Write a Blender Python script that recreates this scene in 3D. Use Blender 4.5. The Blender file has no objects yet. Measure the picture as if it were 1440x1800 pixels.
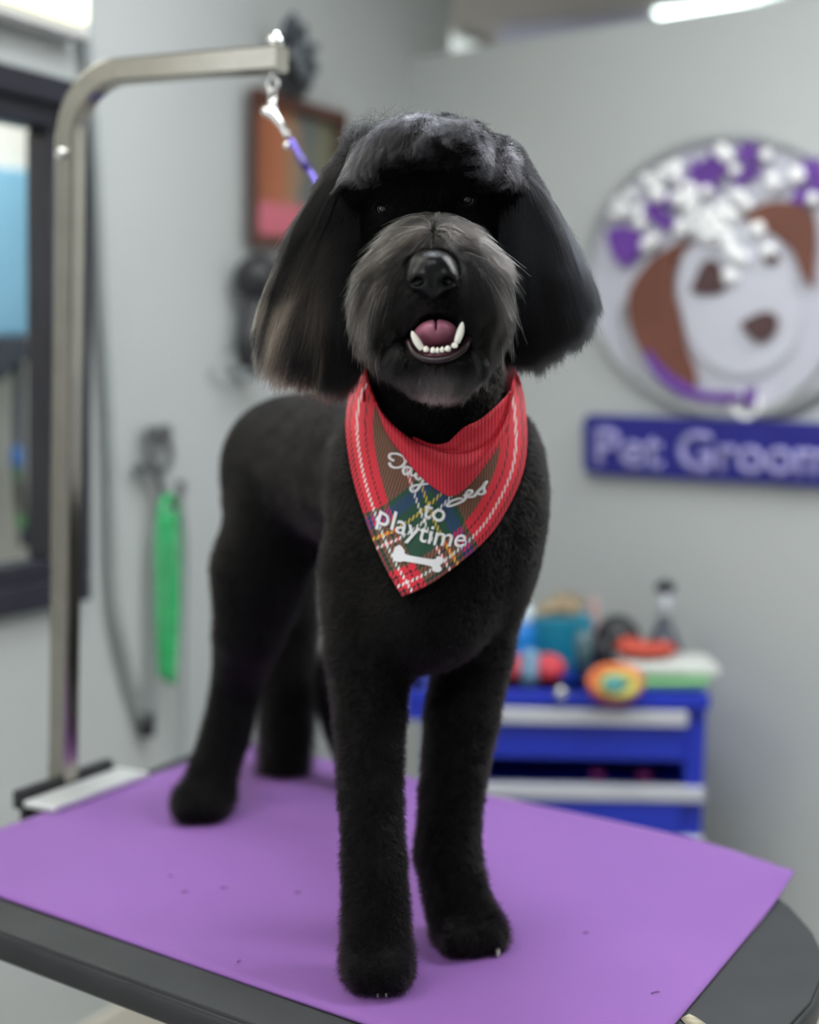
import bpy, bmesh, math, random
import numpy as np
from mathutils import Vector, Matrix
rng = np.random.default_rng(7); random.seed(7)
sc = bpy.context.scene; COL = sc.collection
TZ = 0.80                                   # table top height

# ------------------------------------------------------------------ camera
FPX, PITCH, ROLL = 2700.0, math.atan(260/2700), 0.02
CC = np.array([0, 0, 1.42])
FW = np.array([0, math.cos(PITCH), -math.sin(PITCH)]); U0 = np.array([0, math.sin(PITCH), math.cos(PITCH)]); R0 = np.array([1., 0, 0])
RT = R0*math.cos(ROLL)+U0*math.sin(ROLL); UP = U0*math.cos(ROLL)-R0*math.sin(ROLL)
cam = bpy.data.cameras.new('camera'); co = bpy.data.objects.new('camera', cam); COL.objects.link(co)
co.matrix_world = Matrix([[RT[0], UP[0], -FW[0], CC[0]], [RT[1], UP[1], -FW[1], CC[1]], [RT[2], UP[2], -FW[2], CC[2]], [0, 0, 0, 1]])
cam.sensor_fit = 'HORIZONTAL'; cam.sensor_width = 36; cam.lens = FPX/1440*36
cam.dof.use_dof = True; cam.dof.focus_distance = 1.43; cam.dof.aperture_fstop = 2.65; cam.clip_start = .05
sc.camera = co

def ray(x, y): return FW+RT*(x-720)/FPX+UP*(900-y)/FPX
def W(x, y, Y): d = ray(x, y); return CC+d*(Y/d[1])
def T(x, y, z=TZ): d = ray(x, y); return CC+d*((z-CC[2])/d[2])
def onplane(x, y, P0, N, off=0.0):
    d = ray(x, y); return CC+d*(np.dot(P0+N*off-CC, N)/np.dot(d, N))
def proj(P):
    q = P-CC; z = q@FW
    return np.stack([720+FPX*(q@RT)/z, 900-FPX*(q@UP)/z], -1)

# ------------------------------------------------------------------ materials
def mat(name, col=(.5, .5, .5), rough=.5, metal=0, emit=None, es=1, spec=.5, noise=None, bump=None, trans=0, sheen=0):
    m = bpy.data.materials.new(name); m.use_nodes = True; nt = m.node_tree; b = nt.nodes['Principled BSDF']
    b.inputs['Base Color'].default_value = (*col, 1); b.inputs['Roughness'].default_value = rough; b.inputs['Metallic'].default_value = metal
    b.inputs['Specular IOR Level'].default_value = spec; b.inputs['Transmission Weight'].default_value = trans; b.inputs['Sheen Weight'].default_value = sheen
    if emit: b.inputs['Emission Color'].default_value = (*emit, 1); b.inputs['Emission Strength'].default_value = es
    tc = nt.nodes.new('ShaderNodeTexCoord')
    if noise:                                # (scale, amount)
        n = nt.nodes.new('ShaderNodeTexNoise'); n.inputs['Scale'].default_value = noise[0]; n.inputs['Detail'].default_value = 6
        nt.links.new(tc.outputs['Object'], n.inputs['Vector'])
        r = nt.nodes.new('ShaderNodeValToRGB'); a = noise[1]
        r.color_ramp.elements[0].position = .3; r.color_ramp.elements[1].position = .7
        r.color_ramp.elements[0].color = (*[c*(1-a) for c in col], 1); r.color_ramp.elements[1].color = (*[min(1, c*(1+a)) for c in col], 1)
        nt.links.new(n.outputs['Fac'], r.inputs['Fac']); nt.links.new(r.outputs['Color'], b.inputs['Base Color'])
    if bump:                                 # (scale, strength, distance)
        n = nt.nodes.new('ShaderNodeTexNoise'); n.inputs['Scale'].default_value = bump[0]; n.inputs['Detail'].default_value = 4
        nt.links.new(tc.outputs['Object'], n.inputs['Vector'])
        u = nt.nodes.new('ShaderNodeBump'); u.inputs['Strength'].default_value = bump[1]; u.inputs['Distance'].default_value = bump[2]
        nt.links.new(n.outputs['Fac'], u.inputs['Height']); nt.links.new(u.outputs['Normal'], b.inputs['Normal'])
    return m

M = {}
M['wall'] = mat('wall_paint', (.50, .52, .50), .85, noise=(1.1, .05), bump=(140, .15, .002))
M['white'] = mat('white_paint', (.75, .75, .72), .6, noise=(3, .03))
M['ceiling'] = mat('ceiling_tiles', (.50, .47, .42), .9, noise=(2, .08), bump=(60, .3, .004))
M['floor'] = mat('floor_vinyl', (.42, .41, .39), .5, noise=(5, .08))
M['mat'] = mat('purple_rubber', (.245, .100, .37), .62, spec=.3, noise=(5, .05), bump=(900, .25, .0006), sheen=.1)
M['tabletop'] = mat('grey_rubber', (.026, .028, .030), .6, noise=(14, .18), bump=(500, .3, .0008))
M['rim'] = mat('black_edge', (.016, .017, .02), .38, noise=(20, .15))
M['chrome'] = mat('brushed_steel', (.42, .395, .345), .22, 1, noise=(30, .06))
M['bright'] = mat('polished_steel', (.85, .85, .83), .12, 1, noise=(30, .03))
M['blackplastic'] = mat('black_plastic', (.022, .022, .025), .45, noise=(20, .2))
M['darkframe'] = mat('dark_window_frame', (.018, .018, .026), .4, noise=(10, .2))
M['hose'] = mat('grey_hose', (.30, .33, .32), .5, noise=(10, .08))
M['blue'] = mat('blue_steel', (.010, .030, .44), .35, noise=(8, .08))
M['navy'] = mat('navy_banner', (.018, .018, .22), .4, noise=(8, .08))
M['silver'] = mat('silver_trim', (.62, .63, .68), .35, .4, noise=(12, .05))
M['dark'] = mat('dark_void', (.008, .008, .012), .7, noise=(10, .2))

# ------------------------------------------------------------------ objects
def link(name, me, m=None, parent=None):
    o = bpy.data.objects.new(name, me); COL.objects.link(o)
    if m: me.materials.append(m)
    if parent:
        o.parent = parent; o.matrix_parent_inverse = Matrix.Translation(parent.location).inverted()
    return o
def tag(o, label=None, cat=None, group=None, kind=None):
    if label: o['label'] = label
    if cat: o['category'] = cat
    if group: o['group'] = group
    if kind: o['kind'] = kind
    return o
def thing(name, label, cat, loc=(0, 0, 0), group=None):
    o = bpy.data.objects.new(name, None); COL.objects.link(o); o.location = Vector([float(c) for c in loc]); o.empty_display_size = .05
    return tag(o, label, cat, group)
def fin(bm, name, m, parent=None, smooth=True, bevel=0, sub=0):
    bmesh.ops.recalc_face_normals(bm, faces=bm.faces)
    me = bpy.data.meshes.new(name); bm.to_mesh(me); bm.free()
    if smooth: me.polygons.foreach_set('use_smooth', [True]*len(me.polygons))
    o = link(name, me, m, parent)
    if bevel:
        b = o.modifiers.new('bevel', 'BEVEL'); b.width = bevel; b.segments = 3; b.limit_method = 'ANGLE'
    if sub: s = o.modifiers.new('sub', 'SUBSURF'); s.levels = s.render_levels = sub
    return o
def prism(bm, bot, top):
    """closed prism between two rings of 3D points"""
    a = [bm.verts.new(p) for p in bot]; b = [bm.verts.new(p) for p in top]; n = len(a)
    for i in range(n): bm.faces.new((a[i], a[(i+1) % n], b[(i+1) % n], b[i]))
    bm.faces.new(a[::-1]); bm.faces.new(b)
def box(bm, c, s, ax=None):
    ax = np.eye(3) if ax is None else ax; c = np.array(c, float); s = np.array(s)/2
    P = lambda i, j, k: c+ax[0]*s[0]*i+ax[1]*s[1]*j+ax[2]*s[2]*k
    prism(bm, [P(-1, -1, -1), P(1, -1, -1), P(1, 1, -1), P(-1, 1, -1)], [P(-1, -1, 1), P(1, -1, 1), P(1, 1, 1), P(-1, 1, 1)])
def spline(pts, n):
    pts = np.array(pts, float); k = len(pts); out = []
    t = np.concatenate([[0], np.cumsum(np.maximum(np.linalg.norm(np.diff(pts, axis=0), axis=1)**.5, 1e-6))])
    P = np.vstack([2*pts[0]-pts[1], pts, 2*pts[-1]-pts[-2]])
    for u in np.linspace(0, t[-1], n):
        i = min(max(np.searchsorted(t, u)-1, 0), k-2); f = (u-t[i])/(t[i+1]-t[i])
        a, b, c, d = P[i:i+4]
        out.append(.5*((2*b)+(c-a)*f+(2*a-5*b+4*c-d)*f*f+(-a+3*b-3*c+d)*f**3))
    return np.array(out)
def tube(bm, pts, r, seg=12, square=False, up=None, flat=1.0):
    pts = np.array(pts, float); n = len(pts); r = np.broadcast_to(r, n); rings = []
    tg = np.gradient(pts, axis=0); tg /= np.linalg.norm(tg, axis=1)[:, None]
    u = np.array(up if up is not None else ([0, 0, 1] if abs(tg[0][2]) < .9 else [0, 1, 0]), float)
    for i in range(n):
        u = u-tg[i]*np.dot(u, tg[i]); u /= np.linalg.norm(u); v = np.cross(tg[i], u)
        if square: ring = [pts[i]+r[i]*(u*a+v*b) for a, b in ((1, .8), (.8, 1), (-.8, 1), (-1, .8), (-1, -.8), (-.8, -1), (.8, -1), (1, -.8))]
        else: ring = [pts[i]+r[i]*(u*math.cos(a)*flat+v*math.sin(a)) for a in np.linspace(0, 2*math.pi, seg, endpoint=False)]
        rings.append([bm.verts.new(p) for p in ring])
    s = len(rings[0])
    for a, b in zip(rings, rings[1:]):
        for j in range(s): bm.faces.new((a[j], a[(j+1) % s], b[(j+1) % s], b[j]))
    bm.faces.new(rings[0][::-1]); bm.faces.new(rings[-1])
def ball(bm, c, r, ax=None, seg=24):
    r = np.broadcast_to(r, 3); ax = np.eye(3) if ax is None else ax
    g = bmesh.ops.create_uvsphere(bm, u_segments=seg, v_segments=seg//2, radius=1)
    for v in g['verts']: v.co = Vector(np.array(c)+sum(ax[i]*v.co[i]*r[i] for i in range(3)))
def lathe(bm, base, prof, seg=24, axis=(0, 0, 1)):
    """prof: (radius, height) pairs"""
    axis = np.array(axis, float); axis /= np.linalg.norm(axis)
    u = np.cross(axis, [0, 1, 0] if abs(axis[1]) < .9 else [1, 0, 0]); u /= np.linalg.norm(u); v = np.cross(axis, u); rings = []
    for r, h in prof:
        rings.append([bm.verts.new(np.array(base)+axis*h+max(r, 1e-4)*(u*math.cos(a)+v*math.sin(a))) for a in np.linspace(0, 2*math.pi, seg, endpoint=False)])
    for a, b in zip(rings, rings[1:]):
        for j in range(seg): bm.faces.new((a[j], a[(j+1) % seg], b[(j+1) % seg], b[j]))
    bm.faces.new(rings[0][::-1]); bm.faces.new(rings[-1])

# ================================================================== ROOM
LK, LW = 12, 20
LP = np.array([-.567, 3.07, 0]); LD = np.array([math.sin(math.radians(27)), math.cos(math.radians(27)), 0]); LN = np.array([LD[1], -LD[0], 0])
RP = np.array([-.02, 4.13, 0]); RD = np.array([.74, -.67, 0]); RD /= np.linalg.norm(RD); RN = np.array([-abs(RD[1]), -RD[0], 0])
def WL(x, y, off=0.): return onplane(x, y, LP, LN, off)
def WR(x, y, off=0.): return onplane(x, y, RP, RN, off)
Zv = np.array([0, 0, 1.])
# the left wall has the window opening cut out of it
win = [WL(-180, 100), WL(146, 157), WL(146, 1048), WL(-180, 1108)]
zt, zb = .5*(WL(146, 152)[2]+WL(20, 125)[2]), .5*(WL(146, 1052)[2]+WL(20, 1074)[2])
t_r = np.dot(WL(137, 600)-LP, LD); t_l = t_r-1.15
tc_ = np.dot(RP-LP, LD)
def lwall(bm, t0, t1, z0, z1, th=.12): box(bm, LP+LD*(t0+t1)/2-LN*th/2+Zv*(z0+z1)/2, (t1-t0, th, z1-z0), [LD, LN, Zv])
bm = bmesh.new()
lwall(bm, t_r, tc_+.25, 0, 2.8); lwall(bm, -1.9, t_l, 0, 2.8); lwall(bm, t_l, t_r, 0, zb); lwall(bm, t_l, t_r, zt, 2.8)
tag(fin(bm, 'wall_left', M['wall'], smooth=False), kind='structure')
bm = bmesh.new(); box(bm, RP+RD*1.5-RN*.06+Zv*1.11, (3.2, .12, 2.22), [RD, RN, Zv])
tag(fin(bm, 'wall_right', M['wall'], smooth=False), kind='structure')
bm = bmesh.new(); box(bm, (1, 3.5, -.02), (9, 11, .04)); tag(fin(bm, 'floor', M['floor'], smooth=False), kind='structure')
bm = bmesh.new(); box(bm, (1, 3.5, 2.83), (9, 11, .06)); tag(fin(bm, 'ceiling', M['ceiling'], smooth=False), kind='structure')
bm = bmesh.new(); box(bm, (1, -1.9, 1.4), (9, .1, 2.8)); tag(fin(bm, 'wall_front', M['wall'], smooth=False), kind='structure')
bm = bmesh.new(); box(bm, (5.4, 3.5, 1.4), (.1, 11, 2.8)); tag(fin(bm, 'wall_side', M['wall'], smooth=False), kind='structure')
bm = bmesh.new(); box(bm, (1, 9, 1.4), (9, .1, 2.8)); tag(fin(bm, 'wall_back', M['white'], smooth=False), kind='structure')
bm = bmesh.new(); box(bm, LP+LD*(tc_-1.9)/2+LN*.008+Zv*.05, (tc_+1.9, .016, .10), [LD, LN, Zv])
tag(fin(bm, 'baseboard_left', mat('cream_baseboard', (.66, .62, .52), .5, noise=(4, .04)), smooth=False, bevel=.003), kind='structure')
bm = bmesh.new(); box(bm, RP+RD*1.5+RN*.008+Zv*.05, (3.0, .016, .10), [RD, RN, Zv])
tag(fin(bm, 'baseboard_right', bpy.data.materials['cream_baseboard'], smooth=False, bevel=.003), kind='structure')

# window: deep dark frame, stepped profile, glass
wl = thing('window_1', None, None, LP+LD*(t_l+t_r)/2+Zv*zb); wl['kind'] = 'structure'
def ringframe(bm, t0, t1, z0, z1, w, d0, d1):
    for a, b, c, d in ((t0, t1, z1-w, z1), (t0, t1, z0, z0+w), (t0, t0+w, z0+w, z1-w), (t1-w, t1, z0+w, z1-w)):
        box(bm, LP+LD*(a+b)/2+LN*(d0+d1)/2+Zv*(c+d)/2, (b-a, d1-d0, d-c), [LD, LN, Zv])
tg = np.dot(WL(82, 600)-LP, LD); fw = t_r-tg
bm = bmesh.new(); ringframe(bm, t_l, t_r, zb, zt, fw*.55, -.02, .035); fin(bm, 'window_frame', M['darkframe'], wl, False, .006)
bm = bmesh.new(); ringframe(bm, t_l+fw*.5, t_r-fw*.5, zb+fw*.45, zt-fw*.5, fw*.5, -.05, .012); fin(bm, 'window_sash', M['darkframe'], wl, False, .006)
glass = mat('window_glass', (1, 1, 1), .02, trans=1); glass.node_tree.nodes['Principled BSDF'].inputs['IOR'].default_value = 1.01
bm = bmesh.new(); box(bm, LP+LD*(t_l+t_r)/2-LN*.03+Zv*(zb+zt)/2, (t_r-t_l-fw*1.5, .004, zt-zb-fw*1.5), [LD, LN, Zv]); fin(bm, 'pane', glass, wl, False)
# what shows through the glass: the next room's wall with a blue board, a dark shelf, hanging leads
BO = -.75
def WB(x, y, o=0.): return WL(x, y, BO+o)
def slab(bm, f, quad, o0, o1):
    """polygon in image coordinates laid on a plane by f and given real thickness"""
    prism(bm, [f(x, y, o0) for x, y in quad], [f(x, y, o1) for x, y in quad])
bm = bmesh.new(); box(bm, LP+LD*(-.5)+LN*(BO-.06)+Zv*1.4, (5, .1, 2.8), [LD, LN, Zv])
tag(fin(bm, 'wall_next_room', M['white'], smooth=False), kind='structure')
bm = bmesh.new(); slab(bm, WB, [(-220, 275), (56, 300), (56, 588), (-220, 590)], .0, .02)
tag(fin(bm, 'notice_board', mat('sky_blue_board', (.22, .46, .66), .6, noise=(6, .05)), smooth=False, bevel=.004), 'large plain light blue board seen through the window above the dark shelf', 'board')
bm = bmesh.new(); slab(bm, WB, [(-220, 596), (60, 592), (60, 628), (30, 642), (10, 668), (-220, 690)], .0, .12)
tag(fin(bm, 'wall_shelf', mat('slate_shelf', (.05, .06, .085), .6, noise=(8, .1)), smooth=False, bevel=.004), 'dark slate shelf seen through the window below the blue board', 'shelf')
t = thing('hanging_lead', 'dark lead with blue and green pieces hanging behind the window glass', 'lead', WB(34, 660, .05))
bm = bmesh.new(); tube(bm, [WB(x, y, .06) for x, y in ((33, 640), (32, 740), (34, 850), (42, 960))], .012, 8); fin(bm, 'strap', mat('navy_strap', (.03, .04, .09), .7, noise=(40, .2)), t)
bm = bmesh.new(); slab(bm, WB, [(20, 785), (42, 785), (42, 822), (20, 822)], .05, .10); fin(bm, 'blue_clip', mat('clip_blue', (.03, .16, .55), .4, noise=(30, .1)), t, True, .008)
bm = bmesh.new(); slab(bm, WB, [(22, 826), (36, 826), (36, 842), (22, 842)], .05, .09); fin(bm, 'green_clip', mat('clip_green', (.05, .3, .08), .4, noise=(30, .1)), t, True, .006)
bm = bmesh.new(); slab(bm, WB, [(30, 905), (44, 905), (44, 930), (30, 930)], .05, .09); fin(bm, 'green_clip', mat('clip_green', (.05, .3, .08), .4, noise=(30, .1)), t, True, .006)
bm = bmesh.new(); slab(bm, WB, [(24, 845), (44, 845), (46, 905), (28, 905)], .05, .09); fin(bm, 'black_grip', M['blackplastic'], t, True, .01)

# lights
def lightpanel(name, label, c, s, ax, m, col, st, hous=M['white'], dn=-1):
    t = thing(name, label, 'light', c)
    bm = bmesh.new(); box(bm, np.array(c)-ax[2]*dn*.02, (s[0]+.04, s[1]+.04, .05), ax); fin(bm, 'housing', hous, t, False, .006)
    bm = bmesh.new(); box(bm, np.array(c)+ax[2]*dn*.012, (s[0], s[1], .02), ax); fin(bm, 'diffuser', mat(name+'_diffuser', (.9, .9, .9), .5, emit=col, es=st, noise=(3, .01)), t, True, .008)
    return t
I3 = [np.array([1., 0, 0]), np.array([0, 1., 0]), Zv]
AX30 = [np.array([.87, -.49, 0]), np.array([.49, .87, 0]), Zv]
lightpanel('ceiling_panel_light', 'bright white ceiling light panel beyond the half wall, top right corner', (1.62, 5.75, 2.78), (1.5, .30), AX30, None, (.86, 1, .98), 6)
lightpanel('ceiling_panel_light', 'pale ceiling light panel beyond the half wall, above the dog', (-.04, 6.75, 2.78), (.55, .22), AX30, None, (.88, 1, .95), .7)
lightpanel('ceiling_panel_light', 'ceiling light panel above the grooming table', (.02, 2.05, 2.76), (.6, 1.2), I3, None, (.88, .94, 1.0), LK)
lightpanel('ceiling_panel_light', 'added fill light panel under the ceiling behind the viewer', (-.3, -.3, 2.76), (1.2, .6), I3, None, (.95, .97, 1.0), 16)  # added, out of view: more front light on dog and bandana
lightpanel('ceiling_panel_light', 'added fill light panel washing the walls near the blue cabinet', (1.5, 2.0, 2.76), (1.2, .6), I3, None, (.95, .98, 1.0), LW)  # added unseen panel, washes the walls and lifts the ambient
lightpanel('ceiling_panel_light', 'added light panel brightening the next room behind the window', LP+LD*(-.25)-LN*.42+Zv*2.76, (.3, .9), [LN, LD, Zv], None, (1, 1, .96), LW*2.3)  # added so the view through the window is not too dark
lightpanel('ceiling_panel_light', 'added fill light panel washing the left wall near the window', (-1.1, 1.2, 2.76), (.5, .9), I3, None, (1, .97, .86), LW*.6)  # extra unseen panel, spreads light over the left wall
te = np.dot(WL(104, 40)-LP, LD); zb_ = WL(100, 50)[2]
lightpanel('wall_box_light', 'lit cream box light on the wall above the dark window', LP+LD*(te-.31)+LN*.05+Zv*(zb_+.15), (.62, .30), [LD, Zv, LN], None, (1, .97, .70), 1.5, dn=1)

# things on the ceiling beyond the half wall
bm = bmesh.new(); box(bm, (.75, 6.35, 2.72), (.8, .35, .16), AX30)
tag(fin(bm, 'ceiling_duct', mat('lavender_duct', (.42, .42, .50), .6, noise=(3, .06)), smooth=False, bevel=.02), 'pale lavender ceiling duct beyond the half wall', 'duct')
t = thing('dome_fitting', 'brown and white dome fitting under the ceiling above the dog', 'fitting', (.50, 6.5, 2.80))
bm = bmesh.new(); lathe(bm, (.50, 6.5, 2.80), [(.09, 0), (.09, -.05), (.06, -.09)]); fin(bm, 'base', mat('brown_fitting', (.30, .18, .10), .6, noise=(10, .1)), t)
bm = bmesh.new(); ball(bm, (.55, 6.45, 2.70), .055); fin(bm, 'dome', mat('white_dome', (.75, .75, .85), .3, noise=(10, .03)), t)

# ------------------------------------------------------------------ things on the left wall
def catwall(f, pts, off, n): return spline([f(x, y, off) for x, y in pts], n)
bm = bmesh.new(); tube(bm, catwall(WL, [(138, -40), (148, 40), (158, 160), (170, 320), (175, 450), (182, 580), (190, 720), (194, 850), (198, 1020), (205, 1090), (226, 1180), (250, 1262)], .02, 60), .0108, 10)
tube(bm, catwall(WL, [(250, 1262), (258, 1275), (264, 1262), (266, 1200), (268, 1080), (272, 960), (284, 880)], .02, 30), .0075, 10)
hz = fin(bm, 'dryer_hose', M['hose']); tag(hz, 'grey hose hanging down the left wall beside the pole', 'hose')
bm = bmesh.new(); tube(bm, [WL(258, 1252, .02), WL(259, 1294, .02)], .017, 14); fin(bm, 'cap', M['blackplastic'], hz, bevel=.004)
# hook with grey handles, green lead, grey cords
greym = mat('grey_metal_hook', (.12, .12, .12), .5, .3, noise=(20, .1)); palegrey = mat('pale_grey_plastic', (.30, .33, .33), .5, noise=(20, .06))
t = thing('wall_hook', 'small grey hook rack on the wall holding a green lead', 'hook', WL(280, 760))
bm = bmesh.new(); slab(bm, WL, [(256, 750), (302, 746), (304, 772), (256, 778)], 0, .03); fin(bm, 'hook_base', greym, t, True, .008)
bm = bmesh.new(); tube(bm, catwall(WL, [(266, 775), (260, 800), (272, 825), (280, 850), (286, 880)], .03, 16), .008); tube(bm, catwall(WL, [(296, 772), (300, 800), (294, 820), (280, 830)], .03, 12), .008)
tube(bm, catwall(WL, [(240, 826), (256, 822), (280, 830)], .03, 8), .010); tube(bm, catwall(WL, [(286, 885), (306, 880), (318, 862), (318, 846)], .035, 10), .010); fin(bm, 'hook_arm', greym, t)
bm = bmesh.new(); tube(bm, catwall(WL, [(286, 1190), (282, 1100), (280, 960), (286, 890), (298, 872), (310, 890), (316, 960), (312, 1090), (304, 1205)], .045, 50), .0085, 10, flat=.5); tube(bm, catwall(WL, [(300, 1200), (300, 1050), (298, 900)], .05, 20), .012, 10, flat=.5)
tag(fin(bm, 'dog_lead', mat('green_nylon', (.04, .46, .15), .6, noise=(60, .2))), 'bright green lead looped over the wall hook behind the dog', 'lead')
bm = bmesh.new(); tube(bm, catwall(WL, [(318, 880), (326, 960), (324, 1120), (322, 1300), (318, 1330)], .03, 30), .005, 8)
tag(fin(bm, 'grey_cord', palegrey), 'thin pale grey cord hanging right of the green lead', 'cord')
# picture frame, leaning out slightly at the top
pf = [(441, 150), (612, 199), (606, 447), (441, 432)]
def inset(q, d):
    c = np.mean(q, axis=0); return [tuple(np.array(p)+(c-np.array(p))*d) for p in q]
t = thing('picture_frame', 'brown framed colourful picture on the wall behind the dog', 'picture', WL(525, 440))
bm = bmesh.new(); inn = inset(pf, .17)
for i in range(4):
    j = (i+1) % 4; slab(bm, WL, [pf[i], pf[j], inn[j], inn[i]], 0, .035)
fin(bm, 'frame', mat('brown_frame', (.10, .035, .022), .45, noise=(30, .2)), t, False, .004)
def paint():
    m = mat('painted_canvas', (.4, .3, .25), .6); nt = m.node_tree; b = nt.nodes['Principled BSDF']
    tcn = nt.nodes.new('ShaderNodeTexCoord'); mp = nt.nodes.new('ShaderNodeMapping'); nt.links.new(tcn.outputs['UV'], mp.inputs[0])
    n = nt.nodes.new('ShaderNodeTexNoise'); n.inputs['Scale'].default_value = 2.2; n.inputs['Distortion'].default_value = 1.0
    nt.links.new(mp.outputs[0], n.inputs['Vector'])
    sx = nt.nodes.new('ShaderNodeSeparateXYZ'); nt.links.new(tcn.outputs['UV'], sx.inputs[0])
    def ramp(src, stops):
        r = nt.nodes.new('ShaderNodeValToRGB'); e = r.color_ramp.elements
        for i, (p, c) in enumerate(stops):
            el = e[i] if i < 2 else e.new(p)
            el.position = p; el.color = (*c, 1)
        nt.links.new(src, r.inputs['Fac']); return r.outputs['Color']
    ad = nt.nodes.new('ShaderNodeMath'); ad.operation = 'MULTIPLY_ADD'; ad.inputs[1].default_value = .35; nt.links.new(n.outputs['Fac'], ad.inputs[0]); nt.links.new(sx.outputs['X'], ad.inputs[2])
    cx = ramp(ad.outputs[0], [(.0, (.24, .07, .03)), (.95, (.20, .19, .12)), (.42, (.42, .14, .06)), (.58, (.30, .20, .12)), (.75, (.12, .14, .14))])
    ad2 = nt.nodes.new('ShaderNodeMath'); ad2.operation = 'MULTIPLY_ADD'; ad2.inputs[1].default_value = .2; nt.links.new(n.outputs['Fac'], ad2.inputs[0]); nt.links.new(sx.outputs['Y'], ad2.inputs[2])
    mask = ramp(ad2.outputs[0], [(.30, (1, 1, 1)), (.38, (0, 0, 0))])
    mx = nt.nodes.new('ShaderNodeMixRGB'); nt.links.new(mask, mx.inputs[0]); nt.links.new(cx, mx.inputs[1]); mx.inputs[2].default_value = (.62, .16, .20, 1)
    nt.links.new(mx.outputs[0], b.inputs['Base Color']); return m
bm = bmesh.new(); uvl = bm.loops.layers.uv.new('UVMap'); vs = [bm.verts.new(WL(x, y, .012)) for x, y in inn]; fc = bm.faces.new(vs)
for lp_, uv in zip(fc.loops, ((0, 1), (1, 1), (1, 0), (0, 0))): lp_[uvl].uv = uv
vb = [bm.verts.new(WL(x, y, .002)) for x, y in inn]; bm.faces.new(vb[::-1])
for i in range(4): bm.faces.new((vs[i], vb[i], vb[(i+1) % 4], vs[(i+1) % 4]))
fin(bm, 'canvas', paint(), t, False)
# black bunch above the frame, black dryer below it
t = thing('silk_flowers', 'dark grey bunch of clustered leaves on the wall above the picture', 'decoration', WL(520, 165))
leafm = mat('charcoal_leaves', (.035, .04, .05), .6, noise=(30, .3)); leafl = mat('slate_leaves', (.13, .15, .16), .6, noise=(30, .2))
bm = bmesh.new(); slab(bm, WL, [(497, 100), (530, 95), (548, 140), (538, 172), (497, 172)], 0, .05); fin(bm, 'pot', M['blackplastic'], t, True, .012)
for k, (x, y, a, L, mm) in enumerate([(505, 60, 80, 38, leafm), (492, 82, 130, 30, leafm), (516, 50, 95, 34, leafm), (530, 66, 70, 34, leafm), (536, 95, 40, 34, leafm), (545, 110, -30, 36, leafm), (520, 75, 100, 30, leafl), (528, 90, 60, 30, leafl), (530, 118, -50, 34, leafl), (548, 85, 20, 26, leafm), (540, 130, -70, 30, leafm)]):
    bm = bmesh.new(); c = WL(x, y, .07+.01*(k % 3)); s = .0014
    ca, sa = math.cos(math.radians(a)), math.sin(math.radians(a)); e1 = LD*ca+Zv*sa; e2 = -LD*sa+Zv*ca
    ball(bm, c, (L*s*.75, L*s*.33, .012), [e1, e2, LN], 16); fin(bm, 'leaf', mm, t)
t = thing('hand_dryer', 'black handheld dryer hanging on the wall left of the dog ear', 'dryer', WL(445, 640))
bm = bmesh.new(); ball(bm, WL(452, 488, .06), (.05, .05, .05)); tube(bm, [WL(452, 488, .06), WL(490, 480, .06)], [.035, .026], 16); fin(bm, 'motor_housing', M['blackplastic'], t)
bm = bmesh.new(); tube(bm, catwall(WL, [(448, 520), (440, 570), (436, 610), (450, 650)], .05, 14), np.linspace(.024, .030, 14), 12); fin(bm, 'handle', M['blackplastic'], t)
bm = bmesh.new(); tube(bm, catwall(WL, [(412, 630), (398, 640), (420, 655), (450, 650)], .05, 12), .008, 10); fin(bm, 'cord', M['hose'], t)

# ------------------------------------------------------------------ sign on the right wall
t = thing('logo_sign', 'round dog face logo sign with blue lettered banner on right wall', 'sign', WR(1280, 760))
def circ(cx, cy, rx, ry, n=72, a0=0, a1=2*math.pi): return [(cx+rx*math.cos(a), cy+ry*math.sin(a)) for a in np.linspace(a0, a1, n, endpoint=False)]
def poly(name, pts, o0, o1, m, sm=True, n=None, bev=.003):
    if n: p = spline(list(pts)+[pts[0]], n)[:-1]; pts = [tuple(q) for q in p]
    bm = bmesh.new(); slab(bm, WR, pts, o0, o1); return fin(bm, name, m, t, False, bev)
discm = mat('sign_disc', (.56, .56, .62), .35, noise=(3, .03)); ringm = mat('sign_ring', (.36, .37, .37), .4, noise=(3, .05))
brown = mat('sign_brown', (.17, .06, .038), .5, noise=(6, .12)); dkbr = mat('sign_dark_brown', (.09, .045, .045), .5, noise=(6, .1)); purp = mat('sign_purple', (.15, .05, .33), .4, noise=(6, .12))
whm = mat('sign_white', (.92, .92, .90), .18, noise=(3, .03))
CX, CY, RX, RY = 1292, 486, 268, 252
def ringpoly(name, cx, cy, rx, ry, w, o0, o1, m, a0=0, a1=2*math.pi):
    bm = bmesh.new(); A = np.linspace(a0, a1, 97)
    q = lambda a, k, o: WR(cx+(rx-k*w)*math.cos(a), cy+(ry-k*w)*math.sin(a), o)
    R = [[bm.verts.new(q(a, k, o)) for k, o in ((0, o0), (0, o1), (1, o1), (1, o0))] for a in A]
    for r1, r2 in zip(R, R[1:]):
        for j in range(4): bm.faces.new((r1[j], r1[(j+1) % 4], r2[(j+1) % 4], r2[j]))
    if a1-a0 < 6.2: bm.faces.new(R[0]); bm.faces.new(R[-1][::-1])
    return fin(bm, name, m, t, True)
poly('backing_disc', circ(CX, CY, RX-8, RY-8), 0, .012, discm)
ringpoly('outer_ring', CX, CY, RX, RY, 16, 0, .022, ringm)
ringpoly('inner_ring', 1282, 560, 192, 172, 9, .012, .02, ringm, .15, 3.3)
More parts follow.
